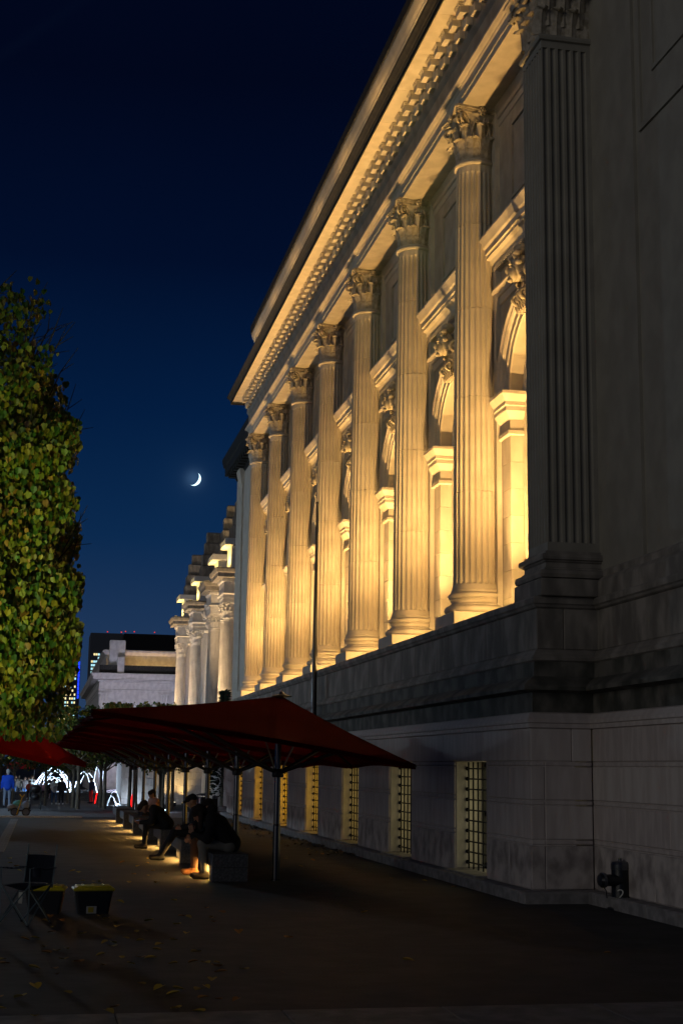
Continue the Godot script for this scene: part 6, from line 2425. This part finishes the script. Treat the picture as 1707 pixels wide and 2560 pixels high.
# ------------------------------------------------------------------ sky, camera
func sky_material() -> PanoramaSkyMaterial:
	var w := 2048
	var h := 1024
	var im := Image.create(w, h, false, Image.FORMAT_RGBF)
	var moon := MOON.normalized()
	var f := FastNoiseLite.new()
	f.seed = 5
	f.frequency = 1.0
	f.fractal_octaves = 4
	for j in h:
		var up := (0.5 - (j + 0.5) / h) * PI
		var e := rad_to_deg(up)
		# dusk air: pale blue low down, deep blue above
		var c := Vector3(0.0190, 0.0425, 0.122)
		var stops := [[0.0, Vector3(0.0230, 0.0500, 0.112)], [4.0, Vector3(0.0150, 0.0390, 0.098)], [9.0, Vector3(0.0034, 0.0225, 0.076)], [14.0, Vector3(0.0011, 0.0125, 0.052)], [20.0, Vector3(0.0006, 0.0046, 0.023)], [27.0, Vector3(0.0005, 0.0022, 0.0115)], [90.0, Vector3(0.0004, 0.0016, 0.0085)]]
		for k in stops.size() - 1:
			if e >= stops[k][0]:
				c = stops[k][1].lerp(stops[k + 1][1], clampf((e - stops[k][0]) / (stops[k + 1][0] - stops[k][0]), 0, 1))
		if e < 0:
			c = stops[0][1] * 0.4
		for i in w:
			var az := ((i + 0.5) / w) * TAU
			var d := Vector3(sin(az) * cos(up), sin(up), -cos(az) * cos(up))
			var q := c * (1.0 + 0.10 * f.get_noise_3dv(d * 2.2))
			var m := rad_to_deg(d.angle_to(moon))
			if m < 6.0:
				q += Vector3(0.018, 0.036, 0.062) * exp(-m * m / 0.09) * 1.6 + Vector3(0.006, 0.012, 0.018) * exp(-m / 0.6)
			# two faint high cloud streaks
			for t in [[-2.5, 27.5, 7.5, 0.0010], [-9.2, 20.6, 5.2, 0.0014]]:
				var along_: float = rad_to_deg(wrapf(az, -PI, PI)) - t[0]
				var off: float = e - t[1] - along_ * 0.72
				if absf(along_) < t[2]:
					q += Vector3(0.35, 0.8, 1.6) * t[3] * exp(-off * off / 0.05) * (1.0 - absf(along_) / t[2])
			im.set_pixel(i, j, Color(q.x, q.y, q.z))
	var s := PanoramaSkyMaterial.new()
	s.panorama = ImageTexture.create_from_image(im)
	return s


const MOON := Vector3(96.8, 203.0, -1000.0)


func moon() -> void:
	var b := MB.new()
	var r := 7.6
	var n := 40
	var prev := []
	for k in n + 1:
		var a := PI * k / n - PI / 2
		var row := []
		for j in 7:
			var x := cos(a) * lerpf(0.62, 1.0, j / 6.0)
			var y := sin(a)
			row.append(Vector3(x, y, sqrt(maxf(0.0, 1.0 - x * x - y * y))) * r)
		if k:
			for j in 6:
				b.quad(prev[j], prev[j + 1], row[j + 1], row[j])
		prev = row
	var o := obj("moon", b, glow(Color(0.80, 0.95, 1.0), 2.2), self, MOON * 1.5 + Vector3(0, 1.75, 0))
	tag(o, "thin bright crescent moon low in the blue sky left of the facade", "moon")
	o.look_at_from_position(o.position, o.position * 2.0, Vector3.UP)
	o.rotate_object_local(Vector3(0, 0, 1), deg_to_rad(-30))


func _ready() -> void:
	rng.seed = 7
	var cam := Camera3D.new()
	cam.name = "camera"
	var yaw := deg_to_rad(11.5786)
	var tilt := deg_to_rad(10.2195)
	var roll := deg_to_rad(0.7267)
	var fwd := Vector3(sin(yaw) * cos(tilt), sin(tilt), -cos(yaw) * cos(tilt))
	var right := Vector3(cos(yaw), 0, sin(yaw))
	var up := right.cross(fwd)
	cam.basis = Basis(right * cos(roll) + up * sin(roll), up * cos(roll) - right * sin(roll), -fwd)
	cam.position = Vector3(0, 1.75, 0)
	cam.fov = rad_to_deg(2.0 * atan(1280.0 / 3557.0))
	cam.near = 0.1
	cam.far = 4000.0
	add_child(cam)
	cam.current = true
	var env := Environment.new()
	env.background_mode = Environment.BG_SKY
	env.sky = Sky.new()
	env.sky.sky_material = sky_material()
	env.background_energy_multiplier = 1.0
	env.tonemap_mode = Environment.TONE_MAPPER_LINEAR
	env.tonemap_exposure = 1.0
	env.sdfgi_enabled = true
	env.ssao_enabled = true
	env.ssil_enabled = true
	var we := WorldEnvironment.new()
	we.name = "world"
	we.environment = env
	add_child(we)
	var sun := DirectionalLight3D.new()       # the dim glow of the avenue and the evening sky, from the left
	sun.name = "evening_light"
	sun.light_color = Color(1.0, 0.965, 0.90)
	sun.light_energy = 0.095
	sun.light_angular_distance = 38.0
	sun.shadow_enabled = true
	sun.sky_mode = DirectionalLight3D.SKY_MODE_LIGHT_ONLY
	add_child(sun)
	sun.look_at_from_position(Vector3.ZERO, Vector3(0.80, -0.12, -0.50), Vector3.UP)
	materials()
	moon()
	ground()
	museum()
	floodlights()
	pavement_setup()
	benches()
	row_parasols()
	tilted_parasol()
	near_tree()
	seated_people()
	camp_chair()
	tote_bins()
	standpipe(Vector3(7.42, 0, -17.9), "squat black standpipe marked with a white number by the near museum wall", true)
	standpipe(Vector3(6.85, 0, -57.9), "small black standpipe by the far end of the museum footing", false)
	flagpole()
	fallen_leaves()
	far_materials()
	central_block()
	terrace()
	north_wing()
	city()
	fountain()
	crowd()
	cart_and_stroller()
	small_trees()
	conifer()
	street_bits()
	added_plaza_lamp()
